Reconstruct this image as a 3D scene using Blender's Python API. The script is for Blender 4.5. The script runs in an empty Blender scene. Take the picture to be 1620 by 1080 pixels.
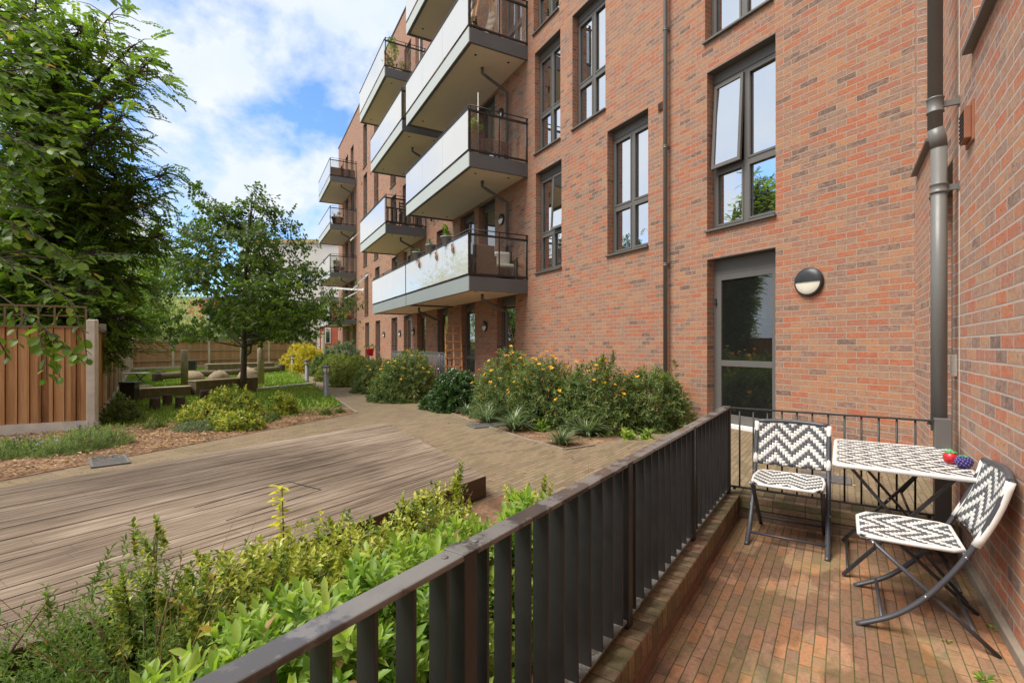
import bpy, math, random
import numpy as np
from mathutils import Vector, Matrix
from mathutils.geometry import tessellate_polygon

random.seed(7)
RNG = np.random.default_rng(11)
scene = bpy.context.scene
COL = scene.collection

# ------------------------------------------------------------------ camera, sky, sun, exposure
FPX, CX, HY, EYE = 782.0, 810.0, 546.0, 1.22
cam_data = bpy.data.cameras.new('camera')
cam = bpy.data.objects.new('camera', cam_data)
COL.objects.link(cam)
cam.location = (0, 0, EYE)
cam.rotation_euler = (math.radians(90), 0, 0)
cam_data.sensor_width = 36.0
cam_data.lens = FPX / 1620 * 36
cam_data.shift_y = 6.0 / 1620
cam_data.clip_start = 0.05
cam_data.clip_end = 900
scene.camera = cam

SUN_DIR = Vector((-0.72, -0.27, 1.25)).normalized()
SUN_EL = math.asin(SUN_DIR.z)
SUN_AZ = math.atan2(SUN_DIR.x, SUN_DIR.y)
sd = bpy.data.lights.new('sun', 'SUN')
sd.energy = 2.45
sd.angle = math.radians(34)
sd.color = (1.0, 0.94, 0.85)
so = bpy.data.objects.new('sun', sd)
COL.objects.link(so)
so.rotation_euler = SUN_DIR.to_track_quat('Z', 'Y').to_euler()

world = bpy.data.worlds.new("World")
scene.world = world
world.use_nodes = True
wn, wl = world.node_tree.nodes, world.node_tree.links
for n in list(wn): wn.remove(n)
w_out = wn.new('ShaderNodeOutputWorld'); w_bg = wn.new('ShaderNodeBackground')
w_sky = wn.new('ShaderNodeTexSky'); w_sky.sky_type = 'NISHITA'; w_sky.sun_disc = False
w_sky.sun_elevation = SUN_EL; w_sky.sun_rotation = SUN_AZ; w_sky.air_density = 1.0; w_sky.dust_density = 0.6
w_tc = wn.new('ShaderNodeTexCoord')
w_map = wn.new('ShaderNodeMapping'); w_map.inputs['Scale'].default_value = (1.0, 1.0, 1.35)
w_map.inputs['Location'].default_value = (0.35, 0.1, 0.3)
w_n1 = wn.new('ShaderNodeTexNoise'); w_n1.inputs['Scale'].default_value = 4.2
w_n1.inputs['Detail'].default_value = 9; w_n1.inputs['Roughness'].default_value = 0.56
w_n1.inputs['Distortion'].default_value = 0.1
w_r1 = wn.new('ShaderNodeValToRGB')
w_r1.color_ramp.elements[0].position = 0.37; w_r1.color_ramp.elements[1].position = 0.51
w_n2 = wn.new('ShaderNodeTexNoise'); w_n2.inputs['Scale'].default_value = 6; w_n2.inputs['Detail'].default_value = 6
w_r2 = wn.new('ShaderNodeValToRGB')
w_r2.color_ramp.elements[0].position = 0.3; w_r2.color_ramp.elements[0].color = (3.7, 4.25, 5.1, 1)
w_r2.color_ramp.elements[1].position = 0.68; w_r2.color_ramp.elements[1].color = (4.7, 4.85, 5.1, 1)
w_boost = wn.new('ShaderNodeMix'); w_boost.data_type = 'RGBA'; w_boost.blend_type = 'MULTIPLY'
w_boost.inputs['Factor'].default_value = 1.0; w_boost.inputs['B'].default_value = (0.74, 0.98, 1.25, 1)
w_mix = wn.new('ShaderNodeMix'); w_mix.data_type = 'RGBA'
wl.new(w_tc.outputs['Generated'], w_map.inputs['Vector'])
wl.new(w_map.outputs[0], w_n1.inputs['Vector']); wl.new(w_map.outputs[0], w_n2.inputs['Vector'])
w_sep = wn.new('ShaderNodeSeparateXYZ'); wl.new(w_tc.outputs['Generated'], w_sep.inputs[0])
w_ma = wn.new('ShaderNodeMath'); w_ma.operation = 'MULTIPLY_ADD'; w_ma.inputs[1].default_value = -0.21; w_ma.inputs[2].default_value = 0.14   # extra unseen cloud added behind the viewer to whiten the window reflections
wl.new(w_sep.outputs['Y'], w_ma.inputs[0])
w_ad = wn.new('ShaderNodeMath'); w_ad.operation = 'ADD'; wl.new(w_n1.outputs['Fac'], w_ad.inputs[0]); wl.new(w_ma.outputs[0], w_ad.inputs[1])
w_mz = wn.new('ShaderNodeMath'); w_mz.operation = 'MULTIPLY_ADD'; w_mz.inputs[1].default_value = 0.34; w_mz.inputs[2].default_value = -0.115  # clearer towards the horizon
wl.new(w_sep.outputs['Z'], w_mz.inputs[0])
w_a2 = wn.new('ShaderNodeMath'); w_a2.operation = 'ADD'; wl.new(w_ad.outputs[0], w_a2.inputs[0]); wl.new(w_mz.outputs[0], w_a2.inputs[1])
wl.new(w_a2.outputs[0], w_r1.inputs[0]); wl.new(w_n2.outputs['Fac'], w_r2.inputs[0])
wl.new(w_sky.outputs[0], w_boost.inputs['A'])
wl.new(w_boost.outputs['Result'], w_mix.inputs['A']); wl.new(w_r2.outputs[0], w_mix.inputs['B'])
wl.new(w_r1.outputs[0], w_mix.inputs['Factor']); wl.new(w_mix.outputs['Result'], w_bg.inputs['Color'])
w_bg.inputs['Strength'].default_value = 0.10
wl.new(w_bg.outputs[0], w_out.inputs['Surface'])

scene.view_settings.view_transform = 'Standard'
scene.view_settings.look = 'None'
scene.view_settings.exposure = 1.08
scene.view_settings.gamma = 1.0

# ------------------------------------------------------------------ frames (all three share the camera's level ground)
AF = math.radians(-28.438)                       # the long facade runs this way (from +Y, clockwise positive)
DF = Vector((math.sin(AF), math.cos(AF), 0)); NF = Vector((-math.cos(AF), math.sin(AF), 0))
AT = math.radians(33.572)                        # terrace and side wall
DE = Vector((math.sin(AT), math.cos(AT), 0)); DP = Vector((-math.cos(AT), math.sin(AT), 0))
def frame(o, x, y):
    m = Matrix.Identity(4)
    z = Vector((0, 0, 1))
    for i in range(3):
        m[i][0] = x[i]; m[i][1] = y[i]; m[i][2] = z[i]; m[i][3] = o[i]
    return m
P0 = Vector((3.642, 6.83, 0))
MF = frame(P0, DF, NF)                           # x = along facade, y = out of the wall
MR = frame(DP * -0.685, DE, DP)                  # side wall: x along, y out
MT = frame(Vector((0, 0, 0)), DE, DP)            # terrace: x along, y towards the garden
ID = Matrix.Identity(4)
GZ = -0.026                                      # yard level
FZ = -0.21                                       # terrace floor

def pw(px, py, Y):                               # a place Y metres ahead, seen at photo pixel px, py
    return Vector(((px - CX) / FPX * Y, Y, EYE - (py - HY) / FPX * Y))
def gp(px, py, z=GZ):
    Y = FPX * (EYE - z) / (py - HY)
    return Vector(((px - CX) / FPX * Y, Y, z))

# ------------------------------------------------------------------ mesh helpers
_W = {}
def Wm(o): return _W.get(o.name, ID)

class MB:
    def __init__(s): s.v = []; s.f = []; s.sm = []
    def add(s, vs, fs, smooth=False):
        b = len(s.v); s.v += [tuple(v) for v in vs]
        s.f += [tuple(b + i for i in f) for f in fs]; s.sm += [smooth] * len(fs); return s
    def box(s, x0, x1, y0, y1, z0, z1):
        if x0 > x1: x0, x1 = x1, x0
        if y0 > y1: y0, y1 = y1, y0
        if z0 > z1: z0, z1 = z1, z0
        return s.add([(x0,y0,z0),(x1,y0,z0),(x1,y1,z0),(x0,y1,z0),(x0,y0,z1),(x1,y0,z1),(x1,y1,z1),(x0,y1,z1)],
              [(0,3,2,1),(4,5,6,7),(0,1,5,4),(1,2,6,5),(2,3,7,6),(3,0,4,7)])
    def obox(s, c, m, hx, hy, hz):                   # oriented box, m = 3x3
        pts = []
        for k in (-1, 1):
            for (i, j) in ((-1,-1),(1,-1),(1,1),(-1,1)):
                pts.append(Vector(c) + m @ Vector((i*hx, j*hy, k*hz)))
        return s.add(pts, [(0,3,2,1),(4,5,6,7),(0,1,5,4),(1,2,6,5),(2,3,7,6),(3,0,4,7)])
    def bar(s, p0, p1, w, h, up=(0,0,1)):
        p0, p1 = Vector(p0), Vector(p1); d = (p1 - p0); L = d.length; d.normalize()
        up = Vector(up); sd_ = d.cross(up)
        if sd_.length < 1e-4: sd_ = d.cross(Vector((1,0,0)))
        sd_.normalize(); u2 = sd_.cross(d)
        m = Matrix((d, sd_, u2)).transposed()
        return s.obox((p0+p1)/2, m, L/2, w/2, h/2)
    def tube(s, pts, rs, n=8, caps=True, flat=1.0, up=None):
        pts = [Vector(p) for p in pts]
        if not isinstance(rs, (list, tuple)): rs = [rs] * len(pts)
        b = len(s.v); prev = None
        for i, p in enumerate(pts):
            d = (pts[min(i+1, len(pts)-1)] - pts[max(i-1, 0)]).normalized()
            if prev is None:
                a = Vector(up) if up else (Vector((0,0,1)) if abs(d.z) < .9 else Vector((1,0,0)))
            else: a = prev
            x = (a - d * a.dot(d)).normalized(); prev = x; y = d.cross(x)
            for k in range(n):
                t = 2*math.pi*k/n
                s.v.append(tuple(p + x*math.cos(t)*rs[i] + y*math.sin(t)*rs[i]*flat))
        for i in range(len(pts)-1):
            for k in range(n):
                a0 = b+i*n+k; a1 = b+i*n+(k+1)%n
                s.f.append((a0, a1, a1+n, a0+n)); s.sm.append(n > 4)
        if caps:
            s.f.append(tuple(b+k for k in range(n))[::-1]); s.sm.append(False)
            e_ = b+(len(pts)-1)*n; s.f.append(tuple(e_+k for k in range(n))); s.sm.append(False)
        return s
    def lathe(s, prof, c=(0,0,0), n=16, smooth=True):
        b = len(s.v); c = Vector(c)
        for r, z in prof:
            for k in range(n):
                t = 2*math.pi*k/n; s.v.append((c.x+r*math.cos(t), c.y+r*math.sin(t), c.z+z))
        for i in range(len(prof)-1):
            for k in range(n):
                a0 = b+i*n+k; a1 = b+i*n+(k+1)%n
                s.f.append((a0, a1, a1+n, a0+n)); s.sm.append(smooth)
        s.f.append(tuple(b+k for k in range(n))[::-1]); s.sm.append(False)
        e_ = b+(len(prof)-1)*n; s.f.append(tuple(e_+k for k in range(n))); s.sm.append(False)
        return s
    def poly(s, pts, z0, z1):                        # vertical prism over a (possibly concave) polygon
        n = len(pts)
        ar = sum(pts[i][0]*pts[(i+1)%n][1]-pts[(i+1)%n][0]*pts[i][1] for i in range(n))
        if ar < 0: pts = pts[::-1]
        tris = tessellate_polygon([[Vector((p[0], p[1], 0)) for p in pts]])
        vs = [(p[0], p[1], z0) for p in pts] + [(p[0], p[1], z1) for p in pts]
        fs = []
        for t in tris:
            a, b_, c_ = t
            A, B, C = Vector(pts[a][:2]), Vector(pts[b_][:2]), Vector(pts[c_][:2])
            if (B-A).cross(C-A) < 0: b_, c_ = c_, b_
            fs.append((a+n, b_+n, c_+n)); fs.append((a, c_, b_))
        for i in range(n):
            j = (i+1) % n; fs.append((i, j, j+n, i+n))
        return s.add(vs, fs)
    def ellipsoid(s, c, rx, ry, rz, n=12, m=8, jit=0.0, seed=1):
        rg = random.Random(seed); b = len(s.v); c = Vector(c)
        vs = []; fs = []
        for i in range(m+1):
            th = math.pi*i/m
            for k in range(n):
                ph = 2*math.pi*k/n; j = 1+rg.uniform(-jit, jit)
                vs.append((c.x+rx*j*math.sin(th)*math.cos(ph), c.y+ry*j*math.sin(th)*math.sin(ph), c.z+rz*j*math.cos(th)))
        for i in range(m):
            for k in range(n):
                fs.append((i*n+k, (i+1)*n+k, (i+1)*n+(k+1)%n, i*n+(k+1)%n))
        return s.add(vs, fs, True)
    def build(s, name, mat, parent=None, fr=None, bevel=0, uv=True):
        me = bpy.data.meshes.new(name)
        me.from_pydata(s.v, [], s.f); me.update()
        me.polygons.foreach_set('use_smooth', s.sm)
        if uv: box_uv(me)
        if mat: me.materials.append(mat)
        o = bpy.data.objects.new(name, me); COL.objects.link(o)
        place(o, fr if fr is not None else (Wm(parent) if parent else ID), parent)
        if bevel:
            md = o.modifiers.new('bevel', 'BEVEL'); md.width = bevel; md.segments = 2
            md.limit_method = 'ANGLE'; md.harden_normals = False
        return o

def place(o, fr, parent=None):
    _W[o.name] = fr
    if parent:
        o.parent = parent; o.matrix_local = Wm(parent).inverted() @ fr
    else: o.matrix_local = fr

def box_uv(me):
    nl = len(me.loops)
    if nl == 0: return
    co = np.empty(len(me.vertices)*3); me.vertices.foreach_get('co', co); co = co.reshape(-1, 3)
    li = np.empty(nl, dtype=np.int32); me.loops.foreach_get('vertex_index', li)
    nrm = np.empty(len(me.polygons)*3); me.polygons.foreach_get('normal', nrm); nrm = np.abs(nrm.reshape(-1, 3))
    lt = np.empty(len(me.polygons), dtype=np.int32); me.polygons.foreach_get('loop_total', lt)
    ax = np.repeat(np.argmax(nrm, axis=1), lt)
    c = co[li]; uv = np.empty((nl, 2))
    uv[:, 0] = np.where(ax == 0, c[:, 1], c[:, 0])
    uv[:, 1] = np.where(ax == 2, c[:, 1], c[:, 2])
    l = me.uv_layers.new(name='UVMap'); l.data.foreach_set('uv', uv.ravel().astype(np.float32))

def tag(o, label=None, cat=None, group=None, kind=None):
    if label: o['label'] = label
    if cat: o['category'] = cat
    if group: o['group'] = group
    if kind: o['kind'] = kind
    return o
def thing(name, label, cat, fr=ID, group=None):
    o = bpy.data.objects.new(name, None); o.empty_display_size = .2; COL.objects.link(o)
    place(o, fr); return tag(o, label, cat, group)
def loc(p, rz=0, base=ID):
    return base @ Matrix.Translation(Vector(p)) @ Matrix.Rotation(rz, 4, 'Z')
def copy_tree(o, fr, label, parent=None, local=None):
    c = o.copy(); COL.objects.link(c)
    if parent is None:
        place(c, fr)
        if label: c['label'] = label
    else:
        c.parent = parent; c.matrix_local = o.matrix_local.copy(); _W[c.name] = ID
    for ch in [x for x in bpy.data.objects if x.parent == o]:
        copy_tree(ch, None, None, c)
    return c

# ------------------------------------------------------------------ materials
def mat_new(name):
    m = bpy.data.materials.new(name); m.use_nodes = True
    nt = m.node_tree
    for n in list(nt.nodes): nt.nodes.remove(n)
    o = nt.nodes.new('ShaderNodeOutputMaterial'); p = nt.nodes.new('ShaderNodeBsdfPrincipled')
    nt.links.new(p.outputs[0], o.inputs['Surface'])
    return m, nt, p, o
def nd(nt, t, **kw):
    n = nt.nodes.new(t)
    for k, v in kw.items():
        if k.startswith('i_'): n.inputs[k[2:].replace('_', ' ')].default_value = v
        else: setattr(n, k, v)
    return n
def rgba(c): return (c[0], c[1], c[2], 1)
def ramp(nt, stops, interp='LINEAR'):
    r = nt.nodes.new('ShaderNodeValToRGB'); cr = r.color_ramp; cr.interpolation = interp
    while len(cr.elements) < len(stops): cr.elements.new(0.5)
    for e_, (p, c) in zip(cr.elements, stops): e_.position = p; e_.color = rgba(c) if len(c) == 3 else c
    return r
def mixc(nt, a, b, fac, blend='MIX'):
    m = nt.nodes.new('ShaderNodeMix'); m.data_type = 'RGBA'; m.blend_type = blend
    for k, v in (('A', a), ('B', b), ('Factor', fac)):
        if hasattr(v, 'links'): nt.links.new(v, m.inputs[k])
        else: m.inputs[k].default_value = v if k == 'Factor' else rgba(v)
    return m.outputs['Result']
def mth(nt, op, a, b=None, c=None):
    m = nt.nodes.new('ShaderNodeMath'); m.operation = op
    for i, v in enumerate((a, b, c)):
        if v is None: continue
        if hasattr(v, 'links'): nt.links.new(v, m.inputs[i])
        else: m.inputs[i].default_value = v
    return m.outputs[0]
def noise(nt, vec, scale, detail=4, rough=.5, out='Fac'):
    n = nd(nt, 'ShaderNodeTexNoise'); n.inputs['Scale'].default_value = scale
    n.inputs['Detail'].default_value = detail; n.inputs['Roughness'].default_value = rough
    if vec is not None: nt.links.new(vec, n.inputs['Vector'])
    return n.outputs[out]
def coord(nt, kind='UV', scale=None):
    t = nd(nt, 'ShaderNodeTexCoord'); o = t.outputs[kind]
    if scale:
        m = nd(nt, 'ShaderNodeMapping'); m.inputs['Scale'].default_value = scale
        nt.links.new(o, m.inputs[0]); o = m.outputs[0]
    return o
def bump(nt, p, h, strength, dist=0.01):
    b = nd(nt, 'ShaderNodeBump'); b.inputs['Strength'].default_value = strength; b.inputs['Distance'].default_value = dist
    nt.links.new(h, b.inputs['Height']); nt.links.new(b.outputs[0], p.inputs['Normal'])

def m_plain(name, col, rough=.6, metal=0, var=.12, scale=6, spec=.5, bmp=0, kind='Object'):
    m, nt, p, o = mat_new(name)
    v = coord(nt, kind); n1 = noise(nt, v, scale, 5, .6)
    r = ramp(nt, [(.25, tuple(c*(1-var) for c in col)), (.75, tuple(min(1, c*(1+var)) for c in col))])
    nt.links.new(n1, r.inputs[0]); nt.links.new(r.outputs[0], p.inputs['Base Color'])
    n2 = noise(nt, v, scale*3, 3)
    nt.links.new(mth(nt, 'MULTIPLY_ADD', n2, .25, rough-.12), p.inputs['Roughness'])
    p.inputs['Metallic'].default_value = metal; p.inputs['Specular IOR Level'].default_value = spec
    if bmp: bump(nt, p, noise(nt, v, scale*12, 4), bmp, .004)
    return m

def m_brick(name, stops, mortar, bw=.225, rh=.075, off=.5, ms=.010, moss=None, mossamt=.5, rough=.85, wet=False, bumps=.6, patch=.25, blotch=.85, smooth=.35, pits=.7):
    m, nt, p, o = mat_new(name)
    uv = coord(nt, 'UV')
    # slight wobble so the courses are hand laid
    nz = noise(nt, uv, 7.0, 2, .5, 'Color')
    sub = nd(nt, 'ShaderNodeVectorMath', operation='SUBTRACT'); nt.links.new(nz, sub.inputs[0]); sub.inputs[1].default_value = (.5, .5, .5)
    sc = nd(nt, 'ShaderNodeVectorMath', operation='SCALE'); nt.links.new(sub.outputs[0], sc.inputs[0]); sc.inputs['Scale'].default_value = .007
    ad = nd(nt, 'ShaderNodeVectorMath', operation='ADD'); nt.links.new(uv, ad.inputs[0]); nt.links.new(sc.outputs[0], ad.inputs[1])
    b = nd(nt, 'ShaderNodeTexBrick'); b.offset = off; b.offset_frequency = 2; b.squash = 1
    b.inputs['Color1'].default_value = (0, 0, 0, 1); b.inputs['Color2'].default_value = (1, 1, 1, 1); b.inputs['Mortar'].default_value = (.5, .5, .5, 1)
    b.inputs['Scale'].default_value = 1; b.inputs['Mortar Size'].default_value = ms/2; b.inputs['Mortar Smooth'].default_value = smooth
    b.inputs['Brick Width'].default_value = bw; b.inputs['Row Height'].default_value = rh; b.inputs['Bias'].default_value = 0
    nt.links.new(ad.outputs[0], b.inputs['Vector'])
    # push the per-brick random value around with a broad noise: drifts of redder and browner bricks
    big = noise(nt, uv, .55, 3, .55)
    t = mth(nt, 'ADD', b.outputs['Color'], mth(nt, 'MULTIPLY', mth(nt, 'SUBTRACT', big, .5), patch*2))
    t = mth(nt, 'MULTIPLY_ADD', t, .92, .04)
    t = mth(nt, 'MULTIPLY_ADD', mth(nt, 'SUBTRACT', noise(nt, coord(nt, 'UV', (1, 1.8, 1)), 17, 6, .7), .5), blotch, t)
    r = ramp(nt, stops); nt.links.new(t, r.inputs[0])
    fine = noise(nt, uv, 55, 5, .65)
    fr = ramp(nt, [(.28, (.62, .60, .60)), (.5, (1, 1, 1)), (.78, (1.22, 1.2, 1.15))]); nt.links.new(fine, fr.inputs[0])
    cc = mixc(nt, r.outputs[0], fr.outputs[0], .8, 'MULTIPLY')
    med = noise(nt, uv, 14, 4, .6)
    sp = ramp(nt, [(.52, (0, 0, 0)), (.68, (1, 1, 1))]); nt.links.new(med, sp.inputs[0])
    pit = ramp(nt, [(.66, (0, 0, 0)), (.71, (1, 1, 1))]); nt.links.new(noise(nt, uv, 38, 2, .5), pit.inputs[0])
    cc = mixc(nt, cc, (mortar[0]*.85, mortar[1]*.8, mortar[2]*.8), mth(nt, 'MULTIPLY', sp.outputs[0], .38))
    cc = mixc(nt, cc, (.10, .065, .055), mth(nt, 'MULTIPLY', pit.outputs[0], pits))
    mo = mixc(nt, mortar, tuple(c*.72 for c in mortar), noise(nt, uv, 9, 4))
    cc = mixc(nt, cc, mo, b.outputs['Fac'])
    if moss:
        mn = noise(nt, uv, 2.2, 6, .65)
        mr = ramp(nt, [(.47, (0, 0, 0)), (.66, (1, 1, 1))]); nt.links.new(mn, mr.inputs[0])
        f = mth(nt, 'MULTIPLY', mr.outputs[0], mossamt)
        f = mth(nt, 'MULTIPLY', f, mth(nt, 'MULTIPLY_ADD', b.outputs['Fac'], .6, .55))
        cc = mixc(nt, cc, moss, f)
    if wet:
        w = noise(nt, coord(nt, 'UV', (1, 1.6, 1)), 1.15, 4, .5)
        wr = ramp(nt, [(.475, (1, 1, 1)), (.505, (0, 0, 0))]); nt.links.new(w, wr.inputs[0])
        cc = mixc(nt, cc, mixc(nt, cc, (1.5, 1.5, 1.45), 1.0, 'MULTIPLY'), wr.outputs[0])
        nt.links.new(mth(nt, 'MULTIPLY_ADD', wr.outputs[0], .3, .42), p.inputs['Roughness'])
    else: p.inputs['Roughness'].default_value = rough
    nt.links.new(cc, p.inputs['Base Color'])
    h = mth(nt, 'SUBTRACT', mth(nt, 'MULTIPLY', fine, .35), b.outputs['Fac'])
    bump(nt, p, h, bumps, .006)
    p.inputs['Specular IOR Level'].default_value = .3
    return m

def m_leaf(name, cols, rough=.45, trans=.35, spec=.5, dead=(.38, .24, .10)):
    m, nt, p, o = mat_new(name)
    a = nd(nt, 'ShaderNodeAttribute'); a.attribute_name = 'rnd'
    st = [(.94*i/max(1, len(cols)-1), c) for i, c in enumerate(cols)] + [(.965, cols[-1]), (.985, dead)]
    r = ramp(nt, st); nt.links.new(a.outputs['Fac'], r.inputs[0])
    nt.links.new(r.outputs[0], p.inputs['Base Color'])
    p.inputs['Roughness'].default_value = rough; p.inputs['Specular IOR Level'].default_value = spec
    tr = nd(nt, 'ShaderNodeBsdfTranslucent')
    tc = mixc(nt, r.outputs[0], (1.5, 1.6, .7), 1.0, 'MULTIPLY'); nt.links.new(tc, tr.inputs[0])
    mx = nd(nt, 'ShaderNodeMixShader'); mx.inputs[0].default_value = trans
    nt.links.new(p.outputs[0], mx.inputs[1]); nt.links.new(tr.outputs[0], mx.inputs[2]); nt.links.new(mx.outputs[0], o.inputs[0])
    return m

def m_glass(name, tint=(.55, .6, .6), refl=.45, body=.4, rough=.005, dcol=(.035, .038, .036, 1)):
    """window glass: a share mirrors the sky, a share is clear, the rest is painted as the dim room or as reflected pale sky"""
    m, nt, p, o = mat_new(name); nt.nodes.remove(p)
    g = nd(nt, 'ShaderNodeBsdfGlossy'); g.inputs['Roughness'].default_value = rough; g.inputs['Color'].default_value = (.96, .98, 1, 1)
    v = coord(nt, 'Object'); bp = nd(nt, 'ShaderNodeBump'); bp.inputs['Strength'].default_value = .03; bp.inputs['Distance'].default_value = .02
    nt.links.new(noise(nt, v, 1.6, 2), bp.inputs['Height']); nt.links.new(bp.outputs[0], g.inputs['Normal'])
    t = nd(nt, 'ShaderNodeBsdfTransparent'); t.inputs['Color'].default_value = rgba(tint)
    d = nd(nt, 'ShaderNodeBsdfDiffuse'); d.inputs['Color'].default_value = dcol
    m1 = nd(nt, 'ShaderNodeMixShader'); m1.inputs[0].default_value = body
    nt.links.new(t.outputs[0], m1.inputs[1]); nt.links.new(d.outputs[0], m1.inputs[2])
    lw = nd(nt, 'ShaderNodeLayerWeight'); lw.inputs['Blend'].default_value = .35
    f = mth(nt, 'MULTIPLY_ADD', lw.outputs['Fresnel'], .6, refl); f = mth(nt, 'MINIMUM', f, .95)
    m2 = nd(nt, 'ShaderNodeMixShader'); nt.links.new(f, m2.inputs[0])
    nt.links.new(m1.outputs[0], m2.inputs[1]); nt.links.new(g.outputs[0], m2.inputs[2]); nt.links.new(m2.outputs[0], o.inputs[0])
    return m

def m_chevron(name, swap=False, peak=.111, period=.088):
    m, nt, p, o = mat_new(name)
    uv = coord(nt, 'UV'); sx = nd(nt, 'ShaderNodeSeparateXYZ'); nt.links.new(uv, sx.inputs[0])
    a, b = (sx.outputs[1], sx.outputs[0]) if swap else (sx.outputs[0], sx.outputs[1])
    st = .0185
    aq = mth(nt, 'MULTIPLY', mth(nt, 'FLOOR', mth(nt, 'DIVIDE', mth(nt, 'ADD', a, 5.0), st)), st)
    tri = mth(nt, 'PINGPONG', aq, peak)
    s_ = mth(nt, 'ADD', mth(nt, 'ADD', b, 5.0), tri)
    fr = mth(nt, 'FRACT', mth(nt, 'DIVIDE', s_, period))
    w = mth(nt, 'LESS_THAN', fr, .5)
    # strands wrap over and under: shading comes from the bump below
    la = mth(nt, 'PINGPONG', mth(nt, 'ADD', a, 5.0), st/2); lb = mth(nt, 'PINGPONG', s_, .011)
    h = mth(nt, 'ADD', mth(nt, 'MULTIPLY', la, 80), mth(nt, 'MULTIPLY', lb, 40))
    gn = noise(nt, coord(nt, 'Object'), 60, 3)
    cw = mixc(nt, (.80, .79, .75), (.66, .65, .60), gn); cg = mixc(nt, (.075, .075, .085), (.14, .14, .15), gn)
    nt.links.new(mixc(nt, cg, cw, w), p.inputs['Base Color'])
    p.inputs['Roughness'].default_value = .38; bump(nt, p, h, 1.0, .007)
    return m

def m_wood(name, cols, board=.14, axis='x', rough=.75, groove=0, gapdark=.35, moss=None, bvar=.34, fs=26, bigv=.4, gm=.75):
    """boards run along U; V counts the boards"""
    m, nt, p, o = mat_new(name)
    uv = coord(nt, 'UV'); sx = nd(nt, 'ShaderNodeSeparateXYZ'); nt.links.new(uv, sx.inputs[0])
    u, v = (sx.outputs[0], sx.outputs[1]) if axis == 'x' else (sx.outputs[1], sx.outputs[0])
    bi = mth(nt, 'FLOOR', mth(nt, 'DIVIDE', v, board))
    wn_ = nd(nt, 'ShaderNodeTexWhiteNoise', noise_dimensions='1D'); nt.links.new(bi, wn_.inputs['W'])
    cb = nd(nt, 'ShaderNodeCombineXYZ')
    nt.links.new(mth(nt, 'MULTIPLY', u, .9), cb.inputs[0]); nt.links.new(mth(nt, 'MULTIPLY', v, fs), cb.inputs[1]); nt.links.new(mth(nt, 'MULTIPLY', wn_.outputs['Value'], 40), cb.inputs[2])
    g = noise(nt, cb.outputs[0], 2.6, 6, .72)
    cb2 = nd(nt, 'ShaderNodeCombineXYZ'); nt.links.new(mth(nt, 'MULTIPLY', u, .5), cb2.inputs[0]); nt.links.new(mth(nt, 'MULTIPLY', v, fs*.28), cb2.inputs[1])
    g = mth(nt, 'ADD', mth(nt, 'MULTIPLY', mth(nt, 'SUBTRACT', g, .5), 1.05), mth(nt, 'MULTIPLY_ADD', mth(nt, 'SUBTRACT', noise(nt, cb2.outputs[0], 3.0, 5, .7), .5), .9, .5))
    big = noise(nt, uv, .9, 4)
    t = mth(nt, 'ADD', mth(nt, 'MULTIPLY', g, gm), mth(nt, 'MULTIPLY_ADD', wn_.outputs['Value'], bvar, .10+(.75-gm)/2-bvar/2))
    t = mth(nt, 'ADD', t, mth(nt, 'MULTIPLY', mth(nt, 'SUBTRACT', big, .5), bigv))
    n = len(cols); r = ramp(nt, [(.12 + .76*i/(n-1), c) for i, c in enumerate(cols)]); nt.links.new(t, r.inputs[0])
    cc = r.outputs[0]
    if moss:
        mr = ramp(nt, [(.5, (0, 0, 0)), (.7, (1, 1, 1))]); nt.links.new(noise(nt, uv, 1.7, 5), mr.inputs[0])
        cc = mixc(nt, cc, moss, mth(nt, 'MULTIPLY', mr.outputs[0], .5))
    nt.links.new(cc, p.inputs['Base Color']); p.inputs['Roughness'].default_value = rough
    h = mth(nt, 'MULTIPLY', g, .5)
    if groove:
        gr = mth(nt, 'SINE', mth(nt, 'MULTIPLY', v, 2*math.pi/groove)); h = mth(nt, 'ADD', h, mth(nt, 'MULTIPLY', gr, .5))
    bump(nt, p, h, .7, .006); p.inputs['Specular IOR Level'].default_value = .3
    return m

def m_ground(name, cols, scale=3, rough=.95, bmp=.6, fine=40):
    m, nt, p, o = mat_new(name)
    v = coord(nt, 'Object'); n1 = noise(nt, v, scale, 8, .65); n2 = noise(nt, v, fine, 5, .7)
    t = mth(nt, 'ADD', mth(nt, 'MULTIPLY', n1, .6), mth(nt, 'MULTIPLY', n2, .4))
    n = len(cols); r = ramp(nt, [(.32 + .36*i/(n-1), c) for i, c in enumerate(cols)]); nt.links.new(t, r.inputs[0])
    nt.links.new(r.outputs[0], p.inputs['Base Color']); p.inputs['Roughness'].default_value = rough
    p.inputs['Specular IOR Level'].default_value = .2
    bump(nt, p, n2, bmp, .02); return m

BR = [(0, (.16, .11, .10)), (.10, (.25, .165, .14)), (.22, (.32, .21, .17)), (.34, (.35, .185, .13)), (.46, (.43, .175, .10)), (.54, (.41, .13, .08)),
      (.64, (.31, .18, .145)), (.76, (.36, .235, .17)), (.86, (.46, .215, .11)), (.94, (.32, .205, .175)), (1, (.23, .155, .145))]
BR = [(p, (c[0], c[1]*.94, c[2]*.82)) for p, c in BR]
BS = [(p, tuple(min(1, x*1.22+.01) for x in c)) for p, c in BR]
M = {}
M['brick'] = m_brick('brick', BR, (.45, .35, .275), bw=.228, rh=.0765, ms=.012)
M['brick_side'] = m_brick('brick_side', BS, (.56, .47, .41), ms=.014, moss=(.30, .27, .22), mossamt=.25)
M['cope'] = m_brick('cope', [(0, (.12, .095, .055)), (.4, (.19, .14, .085)), (.7, (.25, .15, .10)), (1, (.22, .18, .10))], (.07, .06, .04), bw=.075, rh=.225, off=0, ms=.008, moss=(.10, .105, .035), mossamt=.9)
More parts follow.
